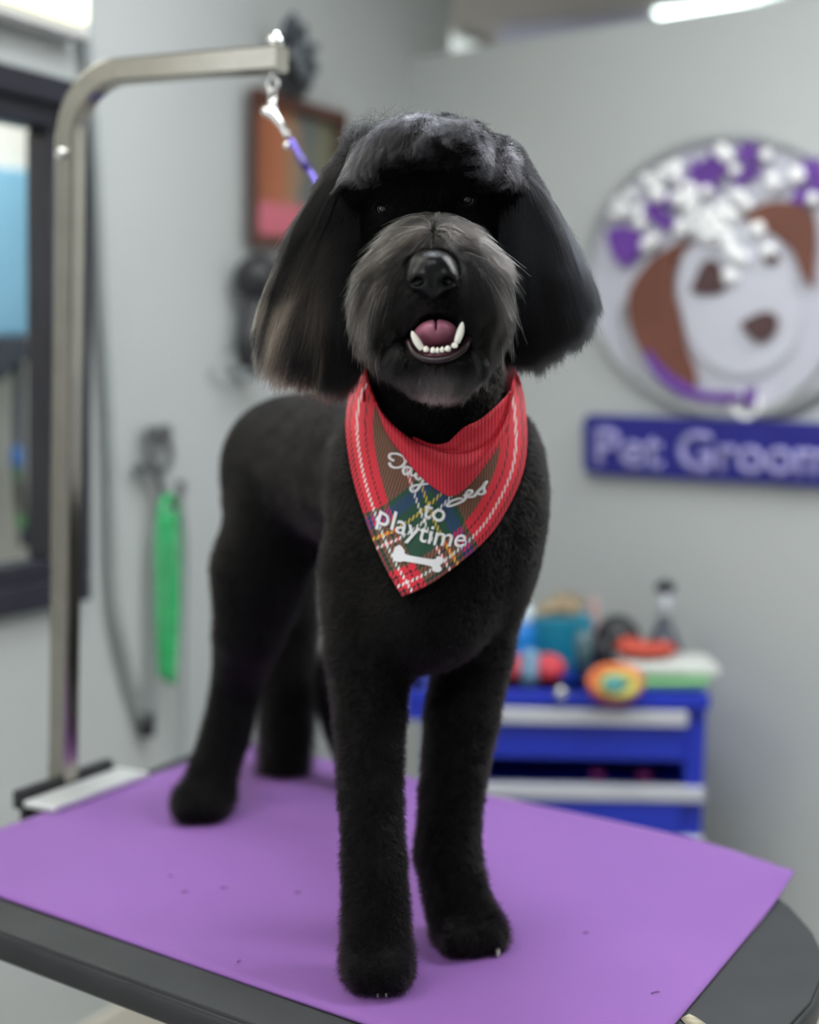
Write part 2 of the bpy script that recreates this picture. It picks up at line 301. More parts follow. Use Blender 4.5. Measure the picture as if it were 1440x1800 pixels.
poly('dog_face_relief', [(1205, 430), (1245, 400), (1310, 385), (1370, 420), (1400, 500), (1402, 590), (1370, 640), (1320, 660), (1270, 655), (1225, 620), (1200, 560), (1192, 490)], .012, .022, mat('sign_face', (.60, .60, .66), .4, noise=(3, .03)), n=60)
poly('ear_relief', [(1222, 420), (1180, 432), (1135, 465), (1106, 510), (1104, 560), (1124, 615), (1146, 650), (1175, 672), (1212, 690), (1225, 660), (1208, 610), (1196, 550), (1184, 500), (1195, 455)], .012, .03, brown, n=60)
poly('ear_relief', [(1305, 385), (1340, 358), (1390, 355), (1428, 372), (1436, 420), (1432, 470), (1428, 505), (1408, 480), (1392, 440), (1362, 415)], .012, .03, brown, n=50)
poly('eye_relief', [(1232, 465), (1250, 455), (1268, 470), (1272, 510), (1245, 518), (1215, 512), (1222, 490)], .022, .03, dkbr, n=30)
poly('eye_relief', [(1340, 450), (1356, 438), (1370, 450), (1366, 464), (1346, 464)], .022, .03, dkbr, n=20)
poly('nose_relief', [(1300, 568), (1340, 548), (1366, 556), (1362, 585), (1340, 602), (1318, 592)], .022, .034, dkbr, n=30)
poly('collar_relief', [(1140, 612), (1160, 640), (1195, 668), (1240, 688), (1298, 690), (1298, 706), (1240, 706), (1190, 690), (1152, 660), (1134, 628)], .03, .036, purp, n=50)
ringpoly('tag_relief', 1312, 712, 26, 26, 9, .01, .03, whm)
poly('buckle_relief', [(1308, 682), (1330, 680), (1330, 712), (1308, 712)], .022, .032, purp)
poly('flower_relief', [(1064, 405), (1095, 398), (1130, 410), (1128, 440), (1100, 470), (1075, 445)], .012, .03, purp, n=30)
for (x, y, r_) in ((1230, 300, 20), (1262, 290, 22), (1245, 325, 16), (1315, 270, 20), (1300, 310, 16), (1325, 300, 12), (1150, 370, 18), (1215, 330, 18), (1175, 350, 14), (1428, 300, 22), (1410, 345, 18), (1445, 330, 16), (1170, 390, 14)):
    p = [(x+r_*(1+.3*math.sin(5*a))*math.cos(a), y+r_*(1+.3*math.sin(5*a))*math.sin(a)) for a in np.linspace(0, 6.283, 26, endpoint=False)]
    poly('petal_relief', p, .012, .028, purp, bev=0)
st = [(1270, 268), (1282, 275), (1350, 272), (1357, 318), (1363, 322), (1403, 308), (1185, 295), (1195, 310), (1140, 318), (1150, 335), (1157, 345), (1112, 345), (1100, 372), (1122, 370), (1185, 345), (1200, 352), (1210, 335), (1220, 355), (1245, 372), (1260, 376), (1238, 385), (1225, 395), (1250, 395), (1270, 368), (1285, 375), (1300, 345), (1317, 360), (1265, 410), (1280, 415), (1275, 432), (1290, 442), (1300, 455), (1285, 482), (1354, 443), (1140, 430), (1150, 425), (1200, 400), (1265, 395), (1248, 420), (1330, 400), (1430, 350), (1080, 378), (1128, 395), (1245, 340), (1295, 300), (1085, 355), (1160, 318), (1172, 300), (1215, 375), (1232, 408)]
for k, (x, y) in enumerate(st):
    bm = bmesh.new(); ball(bm, WR(x+random.uniform(-4, 4), y+random.uniform(-4, 4), .032), random.uniform(.014, .020), seg=12)
    fin(bm, 'glint_bead', whm, t)  # white beads standing in for blurred glints on the relief
# banner with rounded corners
def rrect(x0, y0, x1, y1, r, sk0=0, sk1=0):
    P = []
    for cx, cy, a in ((x1-r, y0+r, -90), (x1-r, y1-r, 0), (x0+r, y1-r, 90), (x0+r, y0+r, 180)):
        for d in range(0, 91, 15):
            A = math.radians(a+d); x = cx+r*math.cos(A); y = cy+r*math.sin(A); P.append((x, y+(sk0+(sk1-sk0)*(y-y0)/(y1-y0))*(x-x0)))
    return P
poly('banner', rrect(1025, 728, 1760, 832, 16, .035, .058), 0, .03, M['navy'])
def textmesh(body, size=1.0, shear=0, fat=0):
    c = bpy.data.curves.new('tmp', 'FONT'); c.body = body; c.size = size; c.shear = shear; c.offset = fat; c.resolution_u = 6
    o = bpy.data.objects.new('tmp', c); COL.objects.link(o); dg = bpy.context.evaluated_depsgraph_get(); dg.update()
    me = bpy.data.meshes.new_from_object(o.evaluated_get(dg)); bpy.data.objects.remove(o); bpy.data.curves.remove(c)
    return me
def lettering(name, body, fn, m, parent, thick_fn, size=1, shear=0, fat=0, maxlen=.08):
    me = textmesh(body, size, shear, fat); bm = bmesh.new(); bm.from_mesh(me); bpy.data.meshes.remove(me)
    bmesh.ops.remove_doubles(bm, verts=bm.verts, dist=1e-4); bmesh.ops.triangulate(bm, faces=bm.faces)
    for _ in range(3):
        es = [e for e in bm.edges if e.calc_length() > maxlen]
        if not es: break
        bmesh.ops.subdivide_edges(bm, edges=es, cuts=1); bmesh.ops.triangulate(bm, faces=bm.faces)
    flat = [(v.co.x, v.co.y) for v in bm.verts]; front = fn(np.array(flat), 1); back = fn(np.array(flat), 0)
    bnd = [e for e in bm.edges if len(e.link_faces) == 1]; fs = list(bm.faces); vs = list(bm.verts); mp = {}
    for v, q in zip(vs, back): mp[v] = bm.verts.new(q)
    for v, q in zip(vs, front): v.co = Vector(q)
    for f in fs:
        try: bm.faces.new([mp[v] for v in f.verts][::-1])
        except ValueError: pass
    for e in bnd:
        a, b = e.verts
        try: bm.faces.new((a, b, mp[b], mp[a]))
        except ValueError: pass
    return fin(bm, name, m, parent, False)
letm = mat('banner_letters', (.36, .34, .62), .4, noise=(6, .04))
def signfn(P, k):
    x = 1042+P[:, 0]*92; y = 815-P[:, 1]*92; y = y+(x-1025)*(.035+.023*(y-728)/104)
    return np.array([WR(a, b, .036 if k else .0301) for a, b in zip(x, y)])
lettering('banner_lettering', 'Pet Grooming', signfn, letm, t, None, fat=.02, maxlen=.3)

# ------------------------------------------------------------------ blue cabinet
YC = 3.1
X = lambda x, y=1300, Y=YC: W(x, y, Y)[0]
Zc = lambda y, x=1000, Y=YC: W(x, y, Y)[2]
def cbox(bm, x0, x1, y0, y1, Y0, Y1):
    a, b = X(x0), X(x1); z1, z0 = Zc(y0), Zc(y1); box(bm, ((a+b)/2, (Y0+Y1)/2, (z0+z1)/2), (b-a, Y1-Y0, z1-z0))
cab = thing('tool_cabinet', 'blue steel drawer cabinet with silver trims standing before the wall', 'cabinet', (X(990), YC+.2, 0))
TOPZ = Zc(1212)
bm = bmesh.new(); xl, xr = 746, 1240
zlow = 1690
for (a, b, c, d, e, f) in ((xl, xl+26, 1212, zlow, YC, YC+.36), (xr-34, xr, 1212, zlow, YC, YC+.36), (xl, xr, 1212, zlow, YC+.36, YC+.36), (xl, xr, 1213, 1226, YC, YC+.36), (xl, xr, 1384, 1390, YC+.02, YC+.36), (xl, xr, 1465, zlow, YC+.01, YC+.36)): cbox(bm, a, b, c, d, e, f)
fin(bm, 'carcass', M['blue'], cab, False, .003)
bm = bmesh.new(); cbox(bm, 712, 1242, 1213, 1238, YC-.025, YC+.10); cbox(bm, 712, 750, 1213, 1268, YC-.02, YC+.36); fin(bm, 'top_tray', M['blue'], cab, False, .004)
def drawer(y0, y1, out, handle=None):
    bm = bmesh.new(); cbox(bm, xl+28, xr-36, y0, y1, YC-out, YC+.33-out); d = fin(bm, 'drawer', M['blue'], cab, False, .003)
    if handle:
        bm = bmesh.new(); cbox(bm, xl+28, xr-36, handle[0], handle[1], YC-out-.018, YC-out); fin(bm, 'handle', M['silver'], d, False, .004)
drawer(1240, 1332, .012, (1242, 1268)); drawer(1402, 1463, .012, None)
bm = bmesh.new(); cbox(bm, xl, xr, 1377, 1402, YC-.02, YC+.01); fin(bm, 'silver_rail', M['silver'], cab, False, .004)
bm = bmesh.new(); cbox(bm, xl, xr, 1464, 1480, YC-.02, YC+.01); fin(bm, 'silver_rail', M['silver'], cab, False, .004)
bm = bmesh.new(); lathe(bm, W(987, 1219, YC-.045), [(.010, 0), (.012, .004), (.012, .02)], 20, (0, 1, 0)); fin(bm, 'lock', M['bright'], cab)
for x in (xl+25, xr-25):
    for yy in (YC+.05, YC+.33): bm = bmesh.new(); ball(bm, (X(x), yy, .03), (.02, .03, .03), seg=12); fin(bm, 'caster', M['blackplastic'], cab)
# two pink items in the open gap
pink = mat('magenta_plastic', (.30, .03, .20), .5, noise=(20, .1))
for k, x in enumerate((1057, 1142)):
    bm = bmesh.new(); ball(bm, (X(x), YC+.05, Zc(1384)+.014), (.018, .02, .014), seg=14)
    tag(fin(bm, 'bandage_roll', pink), 'magenta roll in the open cabinet gap, %s one' % ('left hand' if k == 0 else 'right hand'), 'roll', 'magenta rolls in the cabinet gap')
# things on top of the cabinet
def P_(x, Y, z=0): p = W(x, 1200, Y); return np.array([p[0], Y, TOPZ+z])
def one(name, label, cat, m, build, smooth=True, bevel=0, group=None):
    bm = bmesh.new(); build(bm); return tag(fin(bm, name, m, None, smooth, bevel), label, cat, group)
red = mat('red_cloth', (.62, .05, .07), .6, noise=(30, .2)); teal = mat('teal_tub', (.01, .20, .30), .35, noise=(10, .1))
one('treat_ball', 'red ball on the cabinet top, left of the grey canister', 'ball', red, lambda bm: ball(bm, P_(900, YC+.06, .032), .030), group='red balls on the cabinet')
one('treat_ball', 'red ball on the cabinet top below the teal tub', 'ball', red, lambda bm: ball(bm, P_(963, YC+.05, .034), (.036, .032, .030)), group='red balls on the cabinet')
one('small_canister', 'small grey-blue round topped canister between the red balls', 'canister', mat('steel_blue', (.20, .36, .50), .4, noise=(20, .1)), lambda bm: (lathe(bm, P_(931, YC+.04, 0), [(.02, 0), (.021, .04), (.016, .05)]), ball(bm, P_(931, YC+.04, .055), .02)))
tt = thing('spray_bottle', 'blue bottle with white round cap beside the dog chest', 'bottle', P_(912, YC+.2))
bm = bmesh.new(); lathe(bm, P_(912, YC+.16, 0), [(.030, 0), (.034, .02), (.034, .09), (.028, .11)]); fin(bm, 'bottle_body', mat('bottle_blue', (.01, .20, .62), .35, noise=(10, .1)), tt)
bm = bmesh.new(); ball(bm, P_(914, YC+.16, .128), (.026, .026, .026)); fin(bm, 'cap', mat('cap_white', (.72, .85, .92), .25, noise=(10, .02)), tt)
tt = thing('storage_tub', 'teal tub holding tan brushes in the middle of the cabinet top', 'tub', P_(980, YC+.25))
bm = bmesh.new(); c = P_(982, YC+.24, .0); prism(bm, [c+np.array(q) for q in ((-.055, -.05, 0), (.055, -.05, 0), (.055, .05, 0), (-.055, .05, 0))], [c+np.array(q) for q in ((-.068, -.06, .115), (.068, -.06, .115), (.068, .06, .115), (-.068, .06, .115))]); fin(bm, 'tub_body', teal, tt, False, .006)
tan = mat('tan_wood', (.34, .26, .16), .6, noise=(20, .15))
for k, (x, h, a) in enumerate(((950, .14, -.02), (966, .145, .01), (985, .15, .02), (1005, .148, -.015))):
    one('grooming_brush', 'tan brush lying across the teal tub, %s of four' % ('leftmost', 'second from left', 'third from left', 'rightmost')[k], 'brush', tan, lambda bm: (tube(bm, [P_(x-8, YC+.2, h-.022), P_(x+10, YC+.25, h+a*.3)], [.010, .014], 12)), group='tan brushes on the teal tub')
one('pink_comb', 'pale pink upright comb standing behind the teal tub', 'comb', mat('pale_pink', (.60, .36, .34), .5, noise=(10, .06)), lambda bm: box(bm, P_(1040, YC+.30, .07), (.018, .012, .15)), False, .004)
one('glass_jar', 'slate grey round jar to the right of the teal tub', 'jar', mat('jar_slate', (.10, .17, .19), .3, noise=(12, .2)), lambda bm: lathe(bm, P_(1024, YC+.12, 0), [(.018, 0), (.019, .09), (.016, .10)]))
bm = bmesh.new(); ball(bm, P_(1083, YC+.22, .062), (.052, .05, .060)); ball(bm, P_(1100, YC+.20, .085), (.026, .03, .025)); ball(bm, P_(1060, YC+.20, .04), (.03, .03, .04))
tag(fin(bm, 'hair_dryer', M['blackplastic']), 'black rounded hair dryer lying between teal tub and clear bottle', 'dryer')
tt = thing('pump_bottle', 'clear bottle with black round top and black cone base on cabinet', 'bottle', P_(1160, YC+.27))
pb = P_(1164, YC+.24, .003)
bm = bmesh.new(); lathe(bm, pb, [(.052, 0), (.050, .03), (.026, .075), (.014, .10)]); fin(bm, 'base', mat('smoky_blue', (.045, .055, .085), .3, noise=(20, .3)), tt)
bm = bmesh.new(); lathe(bm, pb, [(.014, .10), (.016, .13), (.017, .165)]); fin(bm, 'neck', mat('clear_grey', (.40, .42, .45), .2, noise=(10, .05)), tt)
bm = bmesh.new(); ball(bm, pb+Zv*.178, (.023, .023, .017)); fin(bm, 'top', M['blackplastic'], tt)
one('red_bandana_pile', 'crumpled red cloth in front of the clear bottle', 'cloth', mat('red_orange_cloth', (.52, .07, .04), .7, noise=(40, .3)), lambda bm: (ball(bm, P_(1128, YC+.10, .068), (.052, .04, .018), seg=20), ball(bm, P_(1105, YC+.10, .072), (.03, .03, .022)), ball(bm, P_(1160, YC+.12, .066), (.035, .03, .016))))
one('folded_towel', 'folded white towel on top of the green tray', 'towel', mat('white_towel', (.60, .62, .58), .8, noise=(30, .08)), lambda bm: box(bm, P_(1170, YC+.10, .038), (.20, .16, .020)), True, .008)
one('green_tray', 'pale green tray under the white towel at the cabinet corner', 'tray', mat('mint_tray', (.26, .58, .27), .5, noise=(8, .06)), lambda bm: prism(bm, [P_(1085, YC-.0, .0), P_(1235, YC-.0, .004), P_(1240, YC+.2, .004), P_(1085, YC+.2, .0)], [P_(1078, YC-.01, .016), P_(1250, YC-.01, .026), P_(1252, YC+.2, .026), P_(1078, YC+.2, .016)]), True, .005)
tt = thing('coiled_lead', 'multicoloured coiled cord hanging over the front of the cabinet top', 'cord', P_(1085, YC-.03))
for nm, cc, R, dz, col in (('orange_coil', (1082, 1198), .042, 0, (.70, .17, .05)), ('yellow_coil', (1088, 1204), .028, 0, (.60, .52, .12)), ('magenta_coil', (1080, 1210), .036, 0, (.30, .03, .14)), ('teal_coil', (1080, 1203), .012, 0, (.08, .30, .28))):
    bm = bmesh.new(); c = W(*cc, YC-.05-{'orange_coil': 0, 'yellow_coil': .012, 'magenta_coil': -.012, 'teal_coil': .02}[nm])
    tube(bm, [c+R*np.array([1.15*math.cos(a), .25*math.sin(a), .62*math.sin(a)]) for a in np.linspace(0, 6.2, 40)], .011, 10); fin(bm, nm, mat(nm+'_cord', col, .6, noise=(40, .15)), tt)

# ================================================================== TABLE
A = T(0, 1580)[:2]; B = T(628, 1800)[:2]; ta = np.array([math.cos(math.radians(-36.6)), math.sin(math.radians(-36.6)), 0]); tn = np.array([-ta[1], ta[0], 0])
O = np.append(A, TZ)                                            # a point on the mat's front edge
def TB(u, v, z=0.): return O+ta*u+tn*v+Zv*z
lft = np.dot(T(0, 1452)-O, ta); bk = np.dot(T(850, 1400)-O, tn)
cl = T(330, 1327)-O; c0 = T(0, 1450)-O
u_l0 = np.dot(c0, ta); u_l1 = np.dot(cl, ta)
print('table', lft, bk, u_l0, u_l1, np.dot(T(1400, 1570)-O, ta))
tilt = (u_l1-u_l0)/(np.dot(cl, tn)-np.dot(c0, tn))              # slight skew of the end edge
vF, vB = -.066, bk-.012
pc = T(1410, 1605)-O; rC = (vB-np.dot(pc, tn))/.331; uR = np.dot(pc, ta)+.257*rC; print('corner', rC, uR)
uL = u_l0-tilt*np.dot(c0, tn)
def rrect2(ins, r=.10):
    P = []
    for cu, cv, a, rr in ((uR-ins, vF+ins, -90, .30), (uR-ins, vB-ins, 0, rC), (uL+tilt*vB+ins, vB-ins, 90, .04), (uL+tilt*vF+ins, vF+ins, 180, .06)):
        sx = -1 if a in (-90, 0) else 1; sy = 1 if a in (-90, 180) else -1
        for d in range(0, 91, 9):
            q = math.radians(a+d); P.append((cu+sx*rr+rr*math.cos(q), cv+sy*rr+rr*math.sin(q)))
    return P
tb = thing('grooming_table', 'black grooming table under the purple mat', 'table', (O+ta*.35+tn*.35)*np.array([1, 1, 0]))
bm = bmesh.new(); q = rrect2(.004); prism(bm, [TB(u, v, -.008) for u, v in q], [TB(u, v, 0) for u, v in q]); fin(bm, 'tabletop', M['tabletop'], tb, True, .002)
bm = bmesh.new(); q0 = rrect2(0); q1 = rrect2(.01)
prism(bm, [TB(u, v, -.034) for u, v in q0], [TB(u, v, -.004) for u, v in q0]); fin(bm, 'edge_trim', M['rim'], tb, True, .006)
for (u, v) in ((uL+.12, vF+.1), (uL+.12, vB-.1), (uR-.15, vF+.1), (uR-.15, vB-.1)):
    bm = bmesh.new(); tube(bm, [TB(u, v, -.034), TB(u, v, -TZ+.01)], .016, 14); fin(bm, 'leg', M['rim'], tb)
    bm = bmesh.new(); lathe(bm, TB(u, v, -TZ+0.), [(.022, 0), (.022, .02), (.016, .025)]); fin(bm, 'foot', M['blackplastic'], tb)
bm = bmesh.new()
for v in (vF+.1, vB-.1): tube(bm, [TB(uL+.12, v, -.6), TB(uR-.15, v, -.6)], .010, 10)
fin(bm, 'crossbar', M['rim'], tb)
# mat: thin sheet traced, right far corner lifting past the round table corner
mfr = [(-170, 1521), (1064, 1952), (1395, 1552), (1340, 1521), (1250, 1487), (1100, 1452), (850, 1400), (720, 1370), (430, 1308)]
def matpts():
    out = []
    cs = [T(*p)[:2] for p in mfr]
    return cs
cs = matpts(); n0 = len(cs)
bm = bmesh.new()
# grid the quad: front-left, front-right, back-right, back-left with slight curve on the back edge
FL, FR, BR, BL = T(-170, 1521), T(1064, 1952), T(1396, 1553), T(430, 1308)
nu, nv = 90, 50; G = {}
dv = np.dot(FL-O, tn)
backline = spline([T(x, y) for x, y in ((430, 1308), (720, 1370), (850, 1400), (1100, 1452), (1250, 1487), (1340, 1519), (1396, 1552))], nu+1)
for k in (0, 1):
    for i in range(nu+1):
        for j in range(nv+1):
            u = i/nu; v = j/nv
            p = (FL*(1-u)+FR*u)*(1-v)+backline[i]*v
            lift = .0008+.0006*math.sin(u*9+v*3)*(u*(1-u))*4+ .012*max(0, (u-.8)/.2)**2*max(0, (v-.75)/.25)**2
            G[i, j, k] = bm.verts.new(p+Zv*(lift+(.0030 if k else 0)))
for i in range(nu):
    for j in range(nv):
        bm.faces.new((G[i, j, 1], G[i+1, j, 1], G[i+1, j+1, 1], G[i, j+1, 1])); bm.faces.new((G[i, j, 0], G[i, j+1, 0], G[i+1, j+1, 0], G[i+1, j, 0]))
for i in range(nu):
    for j in (0, nv): bm.faces.new((G[i, j, 0], G[i+1, j, 0], G[i+1, j, 1], G[i, j, 1]))
for j in range(nv):
    for i in (0, nu): bm.faces.new((G[i, j, 0], G[i, j+1, 0], G[i, j+1, 1], G[i, j, 1]))
tag(fin(bm, 'table_mat', M['mat']), 'purple rubber mat the dog stands on', 'mat')

# ================================================================== GROOMING ARM
arm = thing('leash_post', 'square steel grooming post clamped to the left edge of the table', 'post', T(105, 1385))
base = T(112, 1388, TZ+.0); pdir = T(210, 1366)-T(50, 1425); pdir /= np.linalg.norm(pdir); pn = np.array([pdir[1], -pdir[0], 0])
aang = math.radians(-26); ad = np.array([math.cos(aang), math.sin(aang), 0]); an = np.array([-ad[1], ad[0], 0])
Yb = base[1]+.0
htop = W(220, 135, Yb)[2]
px_top = W(121, 500, Yb); px_bot = W(111, 1370, Yb); pole_x = lambda z: px_bot[0]+(px_top[0]-px_bot[0])*(z-px_bot[2])/(px_top[2]-px_bot[2])
rb = .088; bx0 = pole_x(htop-rb)
pts = [np.array([pole_x(TZ-.05), Yb, TZ-.05]), np.array([pole_x(TZ+.02), Yb, TZ+.02]), np.array([pole_x(1.2), Yb, 1.2]), np.array([bx0, Yb, htop-rb])]
cen = pts[-1]+ad*rb
for a in np.linspace(0, 90, 13)[1:]:
    r_ = math.radians(a); pts.append(cen-ad*rb*math.cos(r_)+Zv*rb*math.sin(r_))
L_ = 0.0
for L_ in np.linspace(.05, .4, 200):
    if proj(pts[-1]+ad*L_)[0] > 494: break
endp = pts[-1]+ad*L_; pts += [pts[-1]+ad*L_*.5, endp]
bm = bmesh.new(); tube(bm, pts, .0162, square=True, up=an); fin(bm, 'pole', M['chrome'], arm, True)
for f in arm.children[0].data.polygons: f.use_smooth = False
bm = bmesh.new(); lathe(bm, endp-ad*.010+Zv*.0150, [(.008, 0), (.010, .002), (.010, .010), (.006, .018), (.002, .020)]); fin(bm, 'top_nut', M['bright'], arm)
bm = bmesh.new(); z0 = W(133, 272, Yb)[2]; lathe(bm, np.array([pole_x(z0), Yb, z0])-an*.0160, [(.008, -.001), (.008, .006), (.004, .009)], 18, -an); fin(bm, 'spring_button', M['bright'], arm)
Cc = (T(50, 1425)+T(215, 1367))/2
bm = bmesh.new(); LL = np.linalg.norm(T(215, 1367)-T(50, 1425)); box(bm, Cc+Zv*.0095+pn*.020, (LL*1.05, .056, .010), [pdir, pn, Zv]); fin(bm, 'clamp_plate', mat('satin_plate', (.85, .87, .86), .3, .5, noise=(40, .03)), arm, False, .003)
bm = bmesh.new(); box(bm, Cc+Zv*.012-pn*.022, (LL*1.02, .016, .026), [pdir, pn, Zv]); box(bm, Cc-Zv*.030-pn*.022, (LL*.9, .012, .085), [pdir, pn, Zv]); box(bm, Cc-Zv*.066+pn*.005, (LL*.5, .06, .012), [pdir, pn, Zv]); fin(bm, 'clamp_body', M['blackplastic'], arm, False, .003)
bm = bmesh.new(); tube(bm, [Cc+pn*.01-Zv*.115, Cc+pn*.01-Zv*.05], .007, 12); tube(bm, [Cc+pn*.01-Zv*.115-pdir*.03, Cc+pn*.01-Zv*.115+pdir*.03], .005, 10); fin(bm, 'clamp_screw', M['bright'], arm)
bm = bmesh.new(); box(bm, np.array([pole_x(TZ+.03), Yb, TZ+.025]), (.032, .032, .03), [ad, an, Zv]); fin(bm, 'pole_socket', M['chrome'], arm, False, .003)
# eye bolt under arm
Ye = endp[1]; e0 = endp-ad*.014-Zv*.0160
def torus(bm, c, R, r, e1, e2): tube(bm, [c+R*(e1*math.cos(a)+e2*math.sin(a)) for a in np.linspace(0, 2*math.pi*.995, 28)], r, 8)
bm = bmesh.new(); tube(bm, [e0+Zv*.004, e0-Zv*.008], .004, 10); torus(bm, e0-Zv*.015, .008, .0022, ad, Zv); fin(bm, 'eye_bolt', M['bright'], arm)
# swivel snap + purple loop (one thing: the loop lead)
lead = thing('noose_lead', 'purple grooming loop with steel snap running behind the dog head', 'lead', e0-Zv*.02)
bm = bmesh.new(); torus(bm, e0-Zv*.028, .0075, .002, an, Zv); tube(bm, [e0-Zv*.034, e0-Zv*.046], .0055, 12); torus(bm, e0-Zv*.050, .006, .002, ad, Zv); fin(bm, 'swivel', M['bright'], lead)
bm = bmesh.new(); sn = spline([W(462, 192, Ye), W(478, 200, Ye-.004), W(494, 218, Ye-.01), W(506, 240, Ye-.015)], 16)
tube(bm, sn, np.interp(np.linspace(0, 1, 16), [0, .15, .5, 1], [.005, .0075, .0062, .0045]), 12); tube(bm, [W(478, 186, Ye), W(470, 196, Ye)], .0035, 8); ball(bm, W(505, 256, Ye-.016), .0055, seg=14); fin(bm, 'snap_hook', M['bright'], lead)
ppl = mat('purple_nylon', (.14, .09, .52), .5, noise=(80, .2))
bm = bmesh.new(); tube(bm, spline([W(512, 246, Ye-.016), W(533, 285, Ye-.03), W(556, 320, Ye-.05), W(600, 420, 1.80), W(660, 540, 1.71), W(700, 600, 1.665)], 30), .0052, 10, flat=.6); fin(bm, 'cord', ppl, lead)
bm = bmesh.new(); tube(bm, [W(527, 275, Ye-.025), W(540, 297, Ye-.033)], .0072, 12, flat=.7); fin(bm, 'slide_lock', mat('dark_purple', (.05, .03, .2), .4, noise=(20, .1)), lead)

bm = bmesh.new(); prism(bm, [T(x, y, TZ+.0004) for x, y in ((1196, 1790), (1212, 1782), (1224, 1788), (1245, 1802), (1230, 1812), (1205, 1800))], [T(x, y, TZ+.0014) for x, y in ((1196, 1790), (1212, 1782), (1224, 1788), (1245, 1802), (1230, 1812), (1205, 1800))])
tag(fin(bm, 'table_scuff', mat('cream_scuff', (.42, .38, .28), .7, noise=(90, .3))), 'small cream scuff on the black tabletop beside the mat', 'mark')  # tabletop scuff modelled as a thin added flake
for x, y, l, a in ((325, 1568, .004, 20), (394, 1561, .004, -10), (523, 1569, .004, 10), (1152, 1745, .005, 25), (420, 1690, .003, 60), (1030, 1640, .003, 5), (300, 1540, .0025, 0)):
    p = T(x, y, TZ+.0052); d_ = np.array([math.cos(math.radians(a)), math.sin(math.radians(a)), 0])*l
    bm = bmesh.new(); tube(bm, [p-d_, p+d_*.2+Zv*.0008, p+d_], .0005, 6); tag(fin(bm, 'hair_clipping', M['dark']), 'short dark hair clipping lying on the purple mat', 'hair clipping', 'hair clippings on the mat')
# ================================================================== DOG
def rotm(roll=0, yaw=0, pitch=0):
    a, b, c = map(math.radians, (roll, yaw, pitch))
    Ry = np.array([[math.cos(a), 0, math.sin(a)], [0, 1, 0], [-math.sin(a), 0, math.cos(a)]])   # roll: clockwise in the picture
    Rz = np.array([[math.cos(b), -math.sin(b), 0], [math.sin(b), math.cos(b), 0], [0, 0, 1]])
    Rx = np.array([[1, 0, 0], [0, math.cos(c), -math.sin(c)], [0, math.sin(c), math.cos(c)]])
    return Rz@Rx@Ry
def smin(a, b, k): h = np.clip(.5+.5*(b-a)/k, 0, 1); return b*(1-h)+a*h-k*h*(1-h)
PR = []                                      # primitives: (kind, data, tag, k)
def cap(tag_, k, *pts):
    """chain of tapered capsules; points are (x, y, Y, r) in the picture + depth"""
    q = [(W(a, b, c), r) for a, b, c, r in pts]
    PR.append(('c', [(p, s, r, u) for (p, r), (s, u) in zip(q, q[1:])], tag_, k))
def ell(tag_, k, x, y, Y, r, **rot): PR.append(('e', (W(x, y, Y), np.array(r), rotm(**rot)), tag_, k))
def pd(pr, P):
    if pr[0] == 'c':
        o = None
        for a, b, ra, rb in pr[1]:
            ba = b-a; h = np.clip(((P-a)@ba)/max(ba@ba, 1e-9), 0, 1); d = np.linalg.norm(P-a-h[..., None]*ba, axis=-1)-(ra+(rb-ra)*h)
            o = d if o is None else smin(o, d, .006)
        return o
    c, r, R = pr[1]; q = (P-c)@R
    k0 = np.linalg.norm(q/r, axis=-1); k1 = np.linalg.norm(q/(r*r), axis=-1)
    return k0*(k0-1)/np.maximum(k1, 1e-6)
def pbox(pr):
    if pr[0] == 'c':
        A = np.array([s[0] for s in pr[1]]+[s[1] for s in pr[1]]); m = max(max(s[2:]) for s in pr[1]); return A.min(0)-m, A.max(0)+m
    c, r, R = pr[1]; m = r.max(); return c-m, c+m
# --- torso
ell('body', .03, 772, 905, 1.665, (.104, .125, .152))
cap('body', .04, (745, 850, 1.72, .106), (660, 832, 1.84, .098), (590, 820, 1.96, .094), (515, 822, 2.09, .097))
ell('body', .03, 897, 895, 1.67, (.036, .075, .100), roll=3)
ell('body', .03, 650, 905, 1.68, (.036, .07, .115), roll=-3)
ell('body', .03, 745, 1080, 1.62, (.065, .075, .060))
cap('neck', .03, (762, 520, 1.575, .066), (768, 660, 1.59, .067), (765, 780, 1.63, .088))
# --- front legs
cap('leg', .025, (645, 1000, 1.66, .050), (648, 1150, 1.62, .045), (650, 1260, 1.585, .0365), (652, 1400, 1.545, .0315), (658, 1520, 1.52, .0315), (661, 1620, 1.503, .034))
ell('paw', .02, 664, 1692, 1.492, (.036, .047, .031))
for dx in (-32, -11, 12, 33): ell('paw', .010, 665+dx, 1712-abs(dx)*.10, 1.458, (.0125, .019, .017))
cap('leg', .025, (852, 1000, 1.68, .047), (832, 1150, 1.68, .0425), (812, 1260, 1.66, .0395), (793, 1400, 1.635, .0335), (787, 1500, 1.62, .0345), (804, 1585, 1.605, .0355))
ell('paw', .02, 826, 1636, 1.595, (.037, .047, .028), yaw=-18)
for dx in (-34, -11, 13, 36): ell('paw', .010, 836+dx, 1652-abs(dx)*.08-dx*.10, 1.565+dx*.0003, (.0125, .019, .016), yaw=-18)
# --- near hind leg (dog's right)
ell('body', .04, 468, 960, 2.06, (.060, .095, .120), roll=6)
cap('leg', .03, (455, 1010, 2.02, .062), (438, 1110, 2.02, .046), (418, 1195, 2.085, .034), (398, 1290, 2.075, .033), (374, 1360, 2.06, .034))
ell('paw', .02, 357, 1406, 2.035, (.041, .050, .032), yaw=-20)
for dx in (-28, -9, 10, 27): ell('paw', .010, 353+dx, 1424, 2.00+dx*.0002, (.0125, .018, .016))
